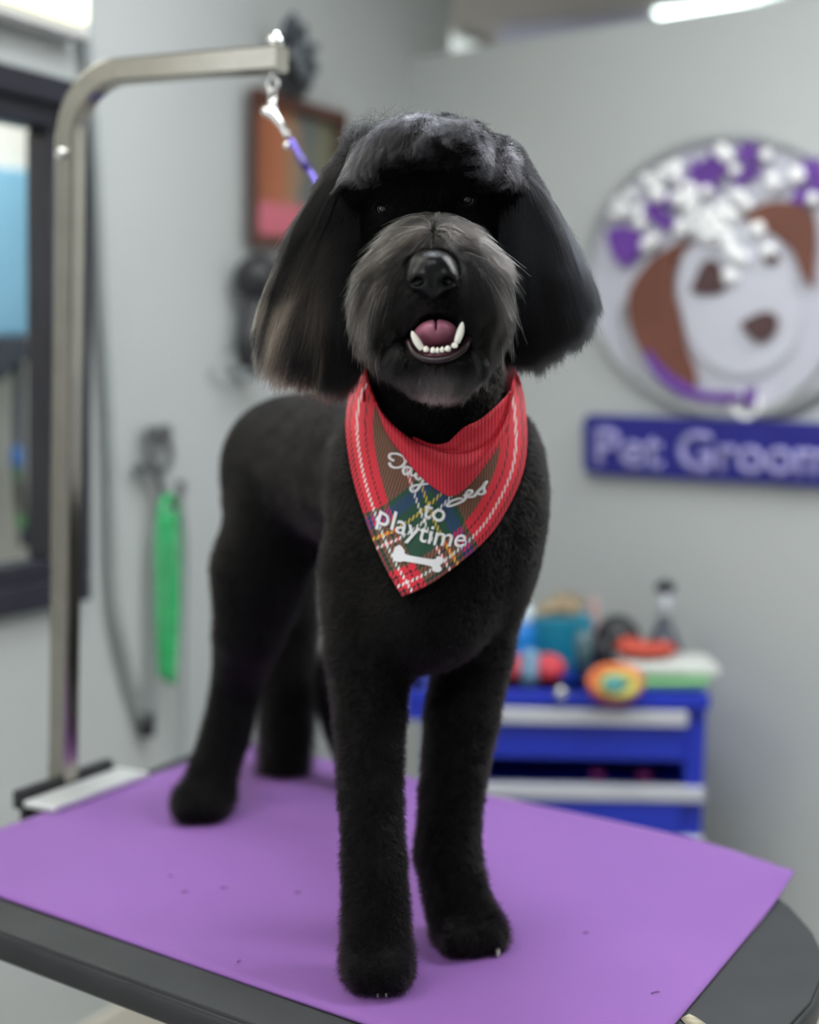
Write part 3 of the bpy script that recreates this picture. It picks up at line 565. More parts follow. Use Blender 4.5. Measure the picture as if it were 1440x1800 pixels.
# --- far hind leg
cap('leg', .03, (600, 900, 2.10, .060), (646, 1030, 2.08, .040), (632, 1110, 2.13, .034), (590, 1190, 2.235, .031), (594, 1235, 2.23, .032), (608, 1285, 2.225, .030), (634, 1350, 2.205, .031))
ell('paw', .02, 655, 1378, 2.185, (.040, .048, .028))
# --- tail
cap('tail', .03, (505, 830, 2.16, .05), (500, 960, 2.27, .045), (508, 1100, 2.31, .042), (506, 1220, 2.29, .042), (500, 1350, 2.26, .036))
# --- head
ell('top', .012, 757, 318, 1.50, (.062, .076, .044), roll=-5)
ell('top', .012, 752, 256, 1.465, (.040, .074, .019), roll=-3)
ell('top', .010, 692, 286, 1.455, (.027, .054, .020), roll=-32); ell('top', .010, 815, 278, 1.455, (.027, .054, .020), roll=32)
ell('top', .010, 750, 256, 1.428, (.034, .038, .012)); ell('top', .014, 648, 312, 1.49, (.018, .040, .028), roll=30); ell('top', .014, 870, 304, 1.49, (.018, .040, .028), roll=-30)
ell('face', .012, 757, 390, 1.505, (.066, .060, .058), roll=-5)
ell('muzzle', .018, 760, 428, 1.40, (.032, .058, .025))
ell('muzzle', .015, 697, 515, 1.395, (.034, .046, .053), roll=14)
ell('muzzle', .015, 826, 512, 1.395, (.034, .046, .053), roll=-14)
ell('snout', .012, 760, 486, 1.352, (.026, .030, .025))
ell('snout', .012, 765, 535, 1.362, (.030, .026, .018))
ell('chin', .015, 770, 645, 1.405, (.036, .052, .021))
ell('chin', .012, 762, 630, 1.385, (.045, .05, .018))
ell('face', .02, 768, 580, 1.47, (.056, .055, .060))
# --- ears: flat leathers hanging from the side of the skull
EB = {'earl': (628, 285), 'earr': (882, 285)}
cap('earl', .02, (640, 300, 1.50, .030), (600, 350, 1.50, .026))
ell('earl', .02, 566, 475, 1.50, (.036, .026, .086), roll=17)
ell('earl', .02, 562, 560, 1.50, (.040, .026, .050), roll=8); ell('earl', .02, 602, 600, 1.51, (.028, .024, .040))
cap('earr', .02, (875, 300, 1.50, .030), (910, 350, 1.50, .024))
ell('earr', .02, 940, 455, 1.50, (.035, .026, .080), roll=-20)
ell('earr', .02, 965, 530, 1.50, (.038, .026, .046), roll=-10)
# --- mouth cavity carved out
CARVE = ('e', (W(771, 590, 1.335), np.array((.0265, .055, .0185)), rotm(-3)), 'mouth', .008)
H = .0045
g0 = np.array([-.40, 1.26, TZ-.01]); g1 = np.array([.34, 2.42, 1.70]); gn = np.ceil((g1-g0)/H).astype(int)
ax_ = [g0[i]+H*np.arange(gn[i]) for i in range(3)]
D = np.full(gn, .08, np.float32)
def smin(a, b, k): h = np.clip(.5+.5*(b-a)/k, 0, 1); return b*(1-h)+a*h-k*h*(1-h)
def sub_(pr, m=.05):
    lo, hi = pbox(pr); i0 = np.maximum(((lo-m-g0)/H).astype(int), 0); i1 = np.minimum(((hi+m-g0)/H).astype(int)+1, gn)
    sl = tuple(slice(a, b) for a, b in zip(i0, i1)); P = np.stack(np.meshgrid(*[ax_[i][sl[i]] for i in range(3)], indexing='ij'), -1)
    return sl, pd(pr, P)
DB = D.copy()                                # the trunk alone, for the cloth to lie on
for pr in PR:
    sl, d = sub_(pr); D[sl] = smin(D[sl], d, pr[3])
    if pr[2] in ('body', 'neck'): DB[sl] = smin(DB[sl], d, pr[3])
HEAD = D.copy()
sl, d = sub_(CARVE); D[sl] = -smin(-D[sl], d, .006)
# flatten under the paws onto the mat
zz = ax_[2][None, None, :]; D = np.maximum(D, (TZ+.0052)-zz).astype(np.float32)
def sample(P, F=None):
    F = D if F is None else F
    q = np.clip((P-g0)/H, 0, gn-1.001); i = q.astype(int); f = q-i; o = 0
    for a in (0, 1):
        for b in (0, 1):
            for c in (0, 1):
                w = (f[:, 0] if a else 1-f[:, 0])*(f[:, 1] if b else 1-f[:, 1])*(f[:, 2] if c else 1-f[:, 2]); o = o+w*F[i[:, 0]+a, i[:, 1]+b, i[:, 2]+c]
    return o
def grad(P, F=None):
    e = .005; n = np.stack([sample(P+e*v, F)-sample(P-e*v, F) for v in np.eye(3)], -1)
    return n/np.maximum(np.linalg.norm(n, axis=1), 1e-9)[:, None]
def surfnet(V, o, h):
    s = V < 0; nx, ny, nz = V.shape
    cnt = np.zeros((nx-1, ny-1, nz-1)); acc = np.zeros((nx-1, ny-1, nz-1, 3))
    for ax in range(3):
        b_, c_ = [k for k in range(3) if k != ax]
        for db in (0, 1):
            for dc in (0, 1):
                s0 = [None]*3; s0[ax] = slice(0, V.shape[ax]-1); s0[b_] = slice(db, V.shape[b_]-1+db); s0[c_] = slice(dc, V.shape[c_]-1+dc); s1 = list(s0); s1[ax] = slice(1, V.shape[ax])
                v0, v1 = V[tuple(s0)], V[tuple(s1)]; m = (v0 < 0) != (v1 < 0); t = np.where(m, v0/np.where(m, v0-v1, 1), 0)
                cnt += m; acc[..., ax] += t; acc[..., b_] += db*m; acc[..., c_] += dc*m
    idx = np.full(cnt.shape, -1, np.int64); m = cnt > 0; idx[m] = np.arange(m.sum())
    I = np.argwhere(m); P = o+h*(I+acc[m]/cnt[m][:, None]); Q = []
    for ax in range(3):
        b_, c_ = (ax+1) % 3, (ax+2) % 3
        s0 = [slice(1, -1)]*3; s0[ax] = slice(0, V.shape[ax]-1); s1 = list(s0); s1[ax] = slice(1, V.shape[ax])
        a, b = s[tuple(s0)], s[tuple(s1)]; E = np.argwhere(a != b); off = np.array([1, 1, 1]); off[ax] = 0; E = E+off
        fl = a[a != b]
        def at(db, dc): e = E.copy(); e[:, b_] -= db; e[:, c_] -= dc; return idx[e[:, 0], e[:, 1], e[:, 2]]
        q = np.stack([at(0, 0), at(1, 0), at(1, 1), at(0, 1)], 1); q[~fl] = q[~fl][:, ::-1]; Q.append(q)
    Q = np.concatenate(Q); Q = Q[(Q >= 0).all(1)]
    return P, Q[:, ::-1]
def npmesh(name, P, Q):
    me = bpy.data.meshes.new(name); me.vertices.add(len(P)); me.vertices.foreach_set('co', P.astype(np.float32).ravel())
    me.loops.add(len(Q)*4); me.loops.foreach_set('vertex_index', Q.astype(np.int32).ravel()); me.polygons.add(len(Q))
    me.polygons.foreach_set('loop_start', np.arange(0, len(Q)*4, 4, dtype=np.int32))
    me.update(calc_edges=True); me.validate(); me.polygons.foreach_set('use_smooth', [True]*len(me.polygons)); return me
VP, VQ = surfnet(D, g0, H)
dog = thing('dog', 'black curly coated dog standing on the purple mat with mouth open', 'dog', T(690, 1560))
skin = mat('black_skin', (.004, .004, .004), .85, spec=.1, noise=(60, .3))
body = link('body', npmesh('body', VP, VQ), skin, dog)
print('body faces', len(VQ))
def hit(x, y, off=0., F=None, y0=1.26, y1=2.3):
    """first point on the dog (grown by off) along the sight line through each pixel"""
    F = D if F is None else F; x = np.atleast_1d(x).astype(float); y = np.atleast_1d(y).astype(float)
    Ds = np.array([ray(a, b) for a, b in zip(x, y)]); Ds /= Ds[:, 1:2]; Y = np.full(len(x), y0); best = np.full(len(x), 9.); bY = Y.copy(); done = np.zeros(len(x), bool)
    while True:
        d = sample(CC+Ds*Y[:, None], F)-off; u = ~done & (d < best); best[u] = d[u]; bY[u] = Y[u]; done |= d < .0003
        if done.all() or Y.min() > y1 or (Y[~done] > y1).all(): break
        Y = np.where(done, Y, Y+np.clip(d*.8, .0012, .02))
    Yf = np.where(done, Y, bY); return CC+Ds*Yf[:, None]

# ---- nose leather
def gridsdf(lo, hi, h, fn):
    n = np.ceil((hi-lo)/h).astype(int); P = np.stack(np.meshgrid(*[lo[i]+h*np.arange(n[i]) for i in range(3)], indexing='ij'), -1)
    return surfnet(fn(P), lo, h)
NC = W(760, 478, 1.327)
def E_(dx, dy, Y, r, **k): return ('e', (W(760+dx, 478+dy, Y), np.array(r), rotm(**k)), '', 0)
def nosef(P):
    d = pd(E_(0, -8, 1.330, (.0205, .022, .0150)), P)
    for p in (E_(-22, 12, 1.322, (.0115, .014, .0105)), E_(24, 11, 1.322, (.0115, .014, .0105)), E_(1, 22, 1.322, (.009, .013, .012))): d = smin(d, pd(p, P), .007)
    for p in (E_(-26, 17, 1.306, (.0062, .011, .0048), roll=-12), E_(28, 16, 1.306, (.0062, .011, .0048), roll=12), E_(-40, 22, 1.310, (.006, .008, .0018), roll=-20), E_(42, 20, 1.310, (.006, .008, .0018), roll=20), E_(1, 36, 1.304, (.0012, .006, .014))): d = -smin(-d, pd(p, P), .0025)
    return d
nP, nQ = gridsdf(NC-.034, NC+.034, .0009, nosef)
nosem = mat('nose_leather', (.0025, .0025, .003), .24, spec=.26)
nt = nosem.node_tree; vo = nt.nodes.new('ShaderNodeTexVoronoi'); vo.inputs['Scale'].default_value = 900; tcn = nt.nodes.new('ShaderNodeTexCoord'); nt.links.new(tcn.outputs['Object'], vo.inputs['Vector'])
bu = nt.nodes.new('ShaderNodeBump'); bu.inputs['Strength'].default_value = .35; bu.inputs['Distance'].default_value = .0006; nt.links.new(vo.outputs['Distance'], bu.inputs['Height']); nt.links.new(bu.outputs['Normal'], nt.nodes['Principled BSDF'].inputs['Normal'])
link('nose', npmesh('nose', nP, nQ), nosem, dog)
# ---- eyes
eyem = mat('eye_gloss', (.012, .007, .004), .05, spec=.8, noise=(200, .2))
EYES = [(675, 366), (820, 350)]
for x, y in EYES:
    h_ = hit([x], [y], 0., HEAD)[0]; bm = bmesh.new(); ball(bm, h_+np.array([0, .0066, 0]), .0085); fin(bm, 'eye', eyem, dog)
    bm = bmesh.new(); 
    tube(bm, [h_+np.array([0.0090*math.cos(a), -.0015-.001*abs(math.sin(a)), .0066*math.sin(a)]) for a in np.linspace(0, 6.2, 28)], .0014, 8); fin(bm, 'eyelid', skin, dog)
# ---- mouth
tongm = mat('tongue', (.33, .11, .17), .42, noise=(90, .15), bump=(900, .3, .0006))
def tongf(P):
    d = pd(('e', (W(766, 592, 1.368), np.array((.0205, .040, .0125)), rotm(-4, 0, -12)), '', 0), P)
    return -smin(-d, pd(('e', (W(766, 570, 1.350), np.array((.0008, .05, .0060)), rotm(-2)), '', 0), P), .003)
tc0 = W(766, 590, 1.37); tP, tQ = gridsdf(tc0-np.array([.03, .05, .03]), tc0+np.array([.03, .05, .03]), .0011, tongf)
link('tongue', npmesh('tongue', tP, tQ), tongm, dog)
lipm = mat('lip_plum', (.018, .006, .009), .35, noise=(120, .3))
bm = bmesh.new(); tube(bm, spline([W(718, 600, 1.352), W(728, 620, 1.342), W(745, 630, 1.337), W(768, 633, 1.335), W(795, 627, 1.337), W(815, 613, 1.342), W(825, 596, 1.352)], 30), .0030, 12); fin(bm, 'lower_lip', lipm, dog)
bm = bmesh.new(); ball(bm, W(768, 624, 1.350), (.022, .016, .0055), rotm(-6).T); fin(bm, 'gum', mat('gum', (.10, .03, .045), .3, noise=(120, .3)), dog)
toothm = mat('tooth_ivory', (.92, .89, .80), .22, noise=(80, .05))
def tooth(x0, y0, x1, y1, r, Y, Y1, bend=0):
    a, b = W(x0, y0, Y), W(x1, y1, Y1); n = 12; pts = [a+(b-a)*t+np.array([bend*math.sin(math.pi*t), 0, 0]) for t in np.linspace(0, 1, n)]
    bm = bmesh.new(); tube(bm, pts, [max(r*math.sqrt(max(1-t**2.2, 0))*(.85+.3*math.sin(t*2.6)), .0003) for t in np.linspace(0, 1, n)], 14); fin(bm, 'tooth', toothm, dog)
tooth(742, 614, 724, 582, .0033, 1.338, 1.334, -.0006); tooth(803, 602, 813, 566, .0033, 1.338, 1.334, .0006)
for x, y, r in ((749, 617, .0026), (761, 619, .0024), (769, 619, .0017), (777, 618, .0019), (787, 616, .0027), (799, 610, .0029)):
    tooth(x, y+1, x+.5, y-9, r, 1.334, 1.333)
# ---- claws
clawm = mat('pale_claw', (.42, .40, .36), .4, noise=(80, .1))
for x, y in ((637, 1738), (664, 1751), (679, 1751)):
    a = T(x, y+2, TZ+.006); bm = bmesh.new(); tube(bm, [a+np.array([0, .012, .006]), a+np.array([0, .004, .004]), a+np.array([0, 0, 0])], [.0026, .0022, .0006], 8); fin(bm, 'claw', clawm, dog)
a = T(876, 1683, TZ+.006); bm = bmesh.new(); tube(bm, [a+np.array([0, .012, .006]), a+np.array([0, .004, .004]), a], [.0026, .0022, .0006], 8); fin(bm, 'claw', clawm, dog)

# ================================================================== BANDANA
def pl(p): return np.array(p, float)
HL = spline(pl([(640, 653), (618, 682), (608, 735), (611, 790), (624, 855), (650, 935), (676, 995), (707, 1049)]), 80)
HR = spline(pl([(908, 655), (922, 700), (927, 780), (915, 845), (880, 915), (845, 958), (795, 1000), (750, 1030), (707, 1049)]), 80)
TP = spline(pl([(643, 656), (646, 674), (658, 706), (678, 757), (704, 793), (738, 833), (775, 861), (796, 867), (822, 852), (857, 811), (888, 760), (900, 706), (906, 658)]), 121)
ND = spline(pl([(641, 654), (659, 701), (672, 724), (693, 748), (728, 775), (760, 790), (792, 798), (833, 793), (865, 772), (890, 724), (900, 690), (906, 656)]), 121)
def polydist(P, L):
    a = L[:-1][None]; b = L[1:][None]; q = P[:, None]; ab = b-a; t = np.clip(((q-a)*ab).sum(-1)/(ab*ab).sum(-1), 0, 1); return np.linalg.norm(q-a-ab*t[..., None], axis=-1).min(1)
def cloth(name, G, Y, m, parent, th=.0014, uvf=None):
    """G: (n,k,2) picture points, Y: (n,k) distance; a sheet with thickness"""
    n, k = G.shape[:2]; F = np.array([[W(G[i, j, 0], G[i, j, 1], Y[i, j]) for j in range(k)] for i in range(n)])
    du = np.gradient(F, axis=0); dv_ = np.gradient(F, axis=1); N = np.cross(du, dv_); N /= np.maximum(np.linalg.norm(N, axis=-1), 1e-9)[..., None]
    N *= np.sign((CC-F)@np.ones(3)*0+np.einsum('ijk,ijk->ij', N, CC-F))[..., None]
    bm = bmesh.new(); uvl = bm.loops.layers.uv.new('UVMap'); UV = uvf(G.reshape(-1, 2)).reshape(n, k, 2) if uvf else G/100
    a = [[bm.verts.new(F[i, j]) for j in range(k)] for i in range(n)]; b = [[bm.verts.new(F[i, j]-N[i, j]*th) for j in range(k)] for i in range(n)]
    ix = {}
    for i in range(n):
        for j in range(k): ix[a[i][j]] = ix[b[i][j]] = (i, j)
    for i in range(n-1):
        for j in range(k-1): bm.faces.new((a[i][j], a[i+1][j], a[i+1][j+1], a[i][j+1])); bm.faces.new((b[i][j], b[i][j+1], b[i+1][j+1], b[i+1][j]))
    for i in range(n-1):
        for j in (0, k-1): bm.faces.new((a[i][j], b[i][j], b[i+1][j], a[i+1][j]))
    for j in range(k-1):
        for i in (0, n-1): bm.faces.new((a[i][j], a[i][j+1], b[i][j+1], b[i][j]))
    for f in bm.faces:
        for l in f.loops: i, j = ix[l.vert]; l[uvl].uv = UV[i, j]
    return fin(bm, name, m, parent)
def blur(Y, it):
    for _ in range(it):
        Z = np.pad(Y, 1, mode='edge'); Y = (Z[:-2, 1:-1]+Z[2:, 1:-1]+Z[1:-1, :-2]+Z[1:-1, 2:]+Y*2)/6
    return Y
s_ = np.linspace(0, 1, 121); V_ = np.array([HL[int(round(2*s*79))] if s <= .5 else HR[int(round((2-2*s)*79))] for s in s_])
V_ = np.array([[np.interp(2*s, np.linspace(0, 1, 80), HL[:, c]) if s <= .5 else np.interp(2-2*s, np.linspace(0, 1, 80), HR[:, c]) for c in (0, 1)] for s in s_])
KT = 40; tt_ = np.linspace(0, 1, KT); GP = V_[:, None]*(1-tt_)[None, :, None]+TP[:, None]*tt_[None, :, None]
def depth(G, off, it=30):
    h = hit(G[..., 0].ravel(), G[..., 1].ravel(), off, DB, 1.3, 1.9)[:, 1].reshape(G.shape[:2]); return np.minimum(blur(h, it), h+.002)
YP = depth(GP, .012); YP = YP-.004*np.sin(np.linspace(0, 9, 121))[:, None]*(1-tt_)[None, :]**2*np.sin(math.pi*s_)[:, None]
def uvab(P): return np.stack([polydist(P, HL), polydist(P, HR)], -1)/100
def tartan():
    m = bpy.data.materials.new('tartan_cotton'); m.use_nodes = True; nt = m.node_tree; b = nt.nodes['Principled BSDF']; b.inputs['Roughness'].default_value = .75; b.inputs['Sheen Weight'].default_value = .15
    uv = nt.nodes.new('ShaderNodeTexCoord'); sx = nt.nodes.new('ShaderNodeSeparateXYZ'); nt.links.new(uv.outputs['UV'], sx.inputs[0])
    Rr = (.80, .026, .05); K = (.018, .010, .012); Wh = (.92, .88, .86); G_ = (.02, .085, .05); Yl = (.78, .55, .06); Bl = (.025, .055, .24); R2 = (.42, .012, .03)
    sett = [(0, R2), (.045, K), (.10, Rr), (.17, Wh), (.215, Rr), (.32, K), (.36, Rr), (.48, G_), (.93, Wh), (.985, G_), (1.10, Yl), (1.155, G_), (1.30, Bl), (1.52, G_), (1.60, Rr)]
    def ramp(src):
        r = nt.nodes.new('ShaderNodeValToRGB'); r.color_ramp.interpolation = 'CONSTANT'; e = r.color_ramp.elements
        for i, (p, c) in enumerate(sett):
            el = e[i] if i < 2 else e.new(p/2.2)
            el.position = p/2.2; el.color = (*c, 1)
        mu = nt.nodes.new('ShaderNodeMath'); mu.operation = 'MULTIPLY'; mu.inputs[1].default_value = 1/2.2; nt.links.new(src, mu.inputs[0]); nt.links.new(mu.outputs[0], r.inputs['Fac']); return r.outputs['Color']
    ca, cb = ramp(sx.outputs['X']), ramp(sx.outputs['Y'])
    # twill: diagonal threads swap warp and weft colours
    dif = nt.nodes.new('ShaderNodeMath'); dif.operation = 'SUBTRACT'; nt.links.new(sx.outputs['X'], dif.inputs[0]); nt.links.new(sx.outputs['Y'], dif.inputs[1])
    ml = nt.nodes.new('ShaderNodeMath'); ml.operation = 'MULTIPLY'; ml.inputs[1].default_value = 72; nt.links.new(dif.outputs[0], ml.inputs[0])
    sn_ = nt.nodes.new('ShaderNodeMath'); sn_.operation = 'SINE'; nt.links.new(ml.outputs[0], sn_.inputs[0])
    mr = nt.nodes.new('ShaderNodeMapRange'); mr.inputs[1].default_value = -.25; mr.inputs[2].default_value = .25; nt.links.new(sn_.outputs[0], mr.inputs[0])
    mx = nt.nodes.new('ShaderNodeMixRGB'); nt.links.new(mr.outputs[0], mx.inputs[0]); nt.links.new(ca, mx.inputs[1]); nt.links.new(cb, mx.inputs[2])
    # where green warp meets red weft the eye sees brown ribs
    def gmask(src):
        r = nt.nodes.new('ShaderNodeValToRGB'); r.color_ramp.interpolation = 'CONSTANT'; e = r.color_ramp.elements
        for i, (p, c) in enumerate(sett):
            el = e[i] if i < 2 else e.new(p/2.2)
            v = 1. if c is G_ else (0. if c is Rr else .5); el.position = p/2.2; el.color = (v, v, v, 1)
        mu = nt.nodes.new('ShaderNodeMath'); mu.operation = 'MULTIPLY'; mu.inputs[1].default_value = 1/2.2; nt.links.new(src, mu.inputs[0]); nt.links.new(mu.outputs[0], r.inputs['Fac']); return r.outputs['Color']
    s1 = nt.nodes.new('ShaderNodeMath'); s1.operation = 'SUBTRACT'; nt.links.new(gmask(sx.outputs['X']), s1.inputs[0]); nt.links.new(gmask(sx.outputs['Y']), s1.inputs[1])
    s2 = nt.nodes.new('ShaderNodeMath'); s2.operation = 'ABSOLUTE'; nt.links.new(s1.outputs[0], s2.inputs[0])
    s3 = nt.nodes.new('ShaderNodeMath'); s3.operation = 'GREATER_THAN'; s3.inputs[1].default_value = .9; nt.links.new(s2.outputs[0], s3.inputs[0])
    br = nt.nodes.new('ShaderNodeMixRGB'); nt.links.new(mr.outputs[0], br.inputs[0]); br.inputs[1].default_value = (.26, .12, .07, 1); br.inputs[2].default_value = (.11, .05, .03, 1)
    m2 = nt.nodes.new('ShaderNodeMixRGB'); nt.links.new(s3.outputs[0], m2.inputs[0]); nt.links.new(mx.outputs[0], m2.inputs[1]); nt.links.new(br.outputs[0], m2.inputs[2]); mx = m2
    nt.links.new(mx.outputs[0], b.inputs['Base Color'])
    bp = nt.nodes.new('ShaderNodeBump'); bp.inputs['Strength'].default_value = .25; bp.inputs['Distance'].default_value = .0005; nt.links.new(sn_.outputs[0], bp.inputs['Height']); nt.links.new(bp.outputs[0], b.inputs['Normal'])
    return m
ban = thing('bandana', 'red tartan bandana with white lettering tied round the dog neck', 'bandana', W(770, 860, 1.53))
cloth('front_panel', GP, YP, tartan(), ban, uvf=uvab)
ribm = bpy.data.materials.new('red_ribbed_cotton'); ribm.use_nodes = True; nt = ribm.node_tree; b = nt.nodes['Principled BSDF']; b.inputs['Roughness'].default_value = .7
tcn = nt.nodes.new('ShaderNodeTexCoord'); wv = nt.nodes.new('ShaderNodeTexWave'); wv.inputs['Scale'].default_value = 5.2; wv.inputs['Distortion'].default_value = .3; nt.links.new(tcn.outputs['UV'], wv.inputs['Vector'])
rp = nt.nodes.new('ShaderNodeValToRGB'); rp.color_ramp.elements[0].color = (.52, .010, .028, 1); rp.color_ramp.elements[1].color = (.85, .032, .06, 1); nt.links.new(wv.outputs['Fac'], rp.inputs[0]); nt.links.new(rp.outputs[0], b.inputs['Base Color'])
bp = nt.nodes.new('ShaderNodeBump'); bp.inputs['Strength'].default_value = .5; bp.inputs['Distance'].default_value = .0008; nt.links.new(wv.outputs['Fac'], bp.inputs['Height']); nt.links.new(bp.outputs[0], b.inputs['Normal'])
KR = 26; tr = np.linspace(0, 1, KR); TPo = TP-.07*(ND-TP); GR = TPo[:, None]*(1-tr)[None, :, None]+ND[:, None]*tr[None, :, None]
YR = depth(GR, .011); sw = np.sin(math.pi*s_)[:, None]
rs = np.clip((s_-.5)/.5, 0, 1)[:, None]
YR = YR-(.003+.017*sw)*np.sin(math.pi*(.10+.72*tr))[None]**.7 - sw*.009*np.sin(tr*math.pi*3.2+3*s_[:, None])*rs
cloth('rolled_fold', GR, YR, ribm, ban)
# second layer tucked inside the fold on the right
LA = spline(pl([(725, 772), (758, 793), (792, 803), (834, 798), (868, 776), (893, 726), (903, 686)]), 61); LB = spline(pl([(725, 768), (758, 782), (785, 780), (800, 767), (817, 751), (850, 733), (897, 690)]), 61)
tq = np.linspace(0, 1, 12); GL = LA[:, None]*(1-tq)[None, :, None]+LB[:, None]*tq[None, :, None]
s6 = np.sin(math.pi*np.linspace(0, 1, 61))[:, None]; YL = depth(GL, .009, 10)-.004-.010*s6*np.sin(math.pi*np.clip(tq*1.1, 0, 1))[None]-.004*s6*np.sin(tq*7+np.linspace(0, 2, 61)[:, None])
cloth('inner_fold', GL, YL, ribm, ban)
# band behind the neck, closing the loop
a0 = W(642, 668, YP[1, 20]); a1 = W(906, 668, YP[-2, 20]); cn = (a0+a1)/2; hw = np.linalg.norm(a1-a0)/2
bm = bmesh.new(); bp_ = [[], []]
for k, rr in ((0, 0.), (1, .0016)):
    for a in np.linspace(0, math.pi, 40):
        p = cn+(a1-cn)*math.cos(a)*(1+rr/hw)+np.array([0, (.115+rr)*math.sin(a), .015*math.sin(a)])
        bp_[k].append([bm.verts.new(p+Zv*z) for z in np.linspace(-.022, .010, 6)])
for k in (0, 1):
    for i in range(39):
        for j in range(5): bm.faces.new((bp_[k][i][j], bp_[k][i+1][j], bp_[k][i+1][j+1], bp_[k][i][j+1]))
for i in range(39):
    for j in (0, 5): bm.faces.new((bp_[0][i][j], bp_[0][i+1][j], bp_[1][i+1][j], bp_[1][i][j]))
fin(bm, 'neck_band', ribm, ban)
# lettering follows the cloth
YPi = YP.ravel(); GPf = GP.reshape(-1, 2)
def clothY(x, y):
    P = np.stack([x, y], -1); out = []
    for p in P:
        d = ((GPf-p)**2).sum(1); k = np.argpartition(d, 4)[:4]; w = 1/(d[k]+.5); out.append((w*YPi[k]).sum()/w.sum())
    return np.array(out)
def onto(fpx):
    def f(P, k):
        x, y = fpx(P); Y = clothY(x, y); return np.array([W(a, b, c-(.0016 if k else .0004)) for a, b, c in zip(x, y, Y)])
    return f
whl = mat('white_vinyl', (.93, .92, .93), .45, noise=(40, .03))
def lin(x0, y0, size, deg, sag=0, L=1):
    c, s = math.cos(math.radians(deg)), math.sin(math.radians(deg))
    def f(P):
        u = P[:, 0]*size; v = P[:, 1]*size; x = x0+c*u+s*v; y = y0+s*u-c*v+sag*np.sin(np.clip(P[:, 0]/L, 0, 1)*math.pi); return x, y
    return f
lettering('lettering', 'to', onto(lin(742, 908, 46, 16)), whl, ban, None, fat=.016, maxlen=.12)
lettering('lettering', 'playtime', onto(lin(660, 917, 48, 14.5, 14, 3.7)), whl, ban, None, fat=.012, maxlen=.12)
def stroke(ptsets, w=4.6):
    for pts in ptsets:
        q = spline(pl(pts), 10*len(pts)); t = np.gradient(q, axis=0); t /= np.linalg.norm(t, axis=1)[:, None]; nn = np.stack([-t[:, 1], t[:, 0]], -1)
        ww = w*(.35+.35*np.abs(t[:, 1]))*.5+.9; a = q+nn*ww[:, None]*.8; b = q-nn*ww[:, None]*.8; Ya, Yb_ = clothY(*a.T), clothY(*b.T)
        bm = bmesh.new(); R = []
        for i in range(len(q)):
            R.append([bm.verts.new(W(*a[i], Ya[i]-.0004)), bm.verts.new(W(*a[i], Ya[i]-.0016)), bm.verts.new(W(*b[i], Yb_[i]-.0016)), bm.verts.new(W(*b[i], Yb_[i]-.0004))])
        for r1, r2 in zip(R, R[1:]):
            for j in range(4): bm.faces.new((r1[j], r1[(j+1) % 4], r2[(j+1) % 4], r2[j]))
        bm.faces.new(R[0]); bm.faces.new(R[-1][::-1]); fin(bm, 'script_letter', whl, ban)
def z2(*p): return [(580+a/3.79, 640+b/3.79) for a, b in p]
stroke([z2((430, 645), (400, 625), (405, 600), (450, 598), (500, 620), (510, 640), (480, 680), (440, 690), (410, 680), (395, 655)),      # S
        z2((535, 690), (505, 685), (490, 710), (505, 735), (535, 715), (548, 690), (540, 730), (560, 742), (590, 715)),                    # a
        z2((590, 715), (575, 750), (592, 768), (615, 750), (632, 728)),
        z2((640, 745), (615, 790), (580, 840), (550, 848), (540, 825), (570, 808), (630, 800), (680, 790)),                                 # y tail
        z2((910, 880), (940, 862), (945, 845), (925, 842), (908, 865), (925, 885), (960, 880), (985, 850)),                                 # e
        z2((985, 850), (1020, 815), (1045, 785), (1030, 800), (1025, 830), (1030, 855), (1005, 868), (985, 860)),                           # s
        z2((895, 868), (905, 890), (880, 915), (820, 940), (785, 945), (800, 918), (850, 898), (885, 895))], 7.6)                           # tail of the y under the fold
bone = [(694, 962), (703, 958), (711, 967), (716, 975), (762, 983), (768, 978), (778, 980), (779, 988), (774, 993), (777, 1001), (770, 1006), (760, 1003), (756, 995), (712, 987), (704, 988), (694, 986), (690, 978)]
q = spline(bone+[bone[0]], 70)[:-1]; Yq = clothY(*q.T)
bm = bmesh.new(); c0_ = q.mean(0)
prism(bm, [W(a, b, c-.0004) for (a, b), c in zip(q, Yq)], [W(a, b, c-.0020) for (a, b), c in zip(q, Yq)]); fin(bm, 'bone_print', whl, ban, False)

# ================================================================== FUR
FA = np.concatenate([VQ[:, [0, 1, 2]], VQ[:, [0, 2, 3]]])
v0, v1, v2 = VP[FA[:, 0]], VP[FA[:, 1]], VP[FA[:, 2]]; area = np.linalg.norm(np.cross(v1-v0, v2-v0), axis=1)/2
def roots(dens, sel):
    """random roots (per square metre) on triangles chosen by sel"""
    w = area*sel; n = rng.poisson(w*dens); f = np.repeat(np.arange(len(w)), n); u, v = rng.random(len(f)), rng.random(len(f)); m = u+v > 1; u[m], v[m] = 1-u[m], 1-v[m]
    return v0[f]+(v1-v0)[f]*u[:, None]+(v2-v0)[f]*v[:, None]
ctr = (v0+v1+v2)/3
tags = ['body', 'neck', 'leg', 'paw', 'tail', 'top', 'face', 'muzzle', 'snout', 'chin', 'earl', 'earr']
def tagof(P):
    best = np.full(len(P), 9.); t = np.zeros(len(P), int)
    for pr in PR:
        d = pd(pr, P); m = d < best; best[m] = d[m]; t[m] = tags.index(pr[2])
    return t
ft = tagof(ctr); cpx = proj(ctr)
facing = ((grad(ctr))*(CC-ctr)/np.linalg.norm(CC-ctr, axis=1)[:, None]).sum(1)
vis = np.where(facing > -.45, 1., .35)                       # thinner undercoat where the coat faces away
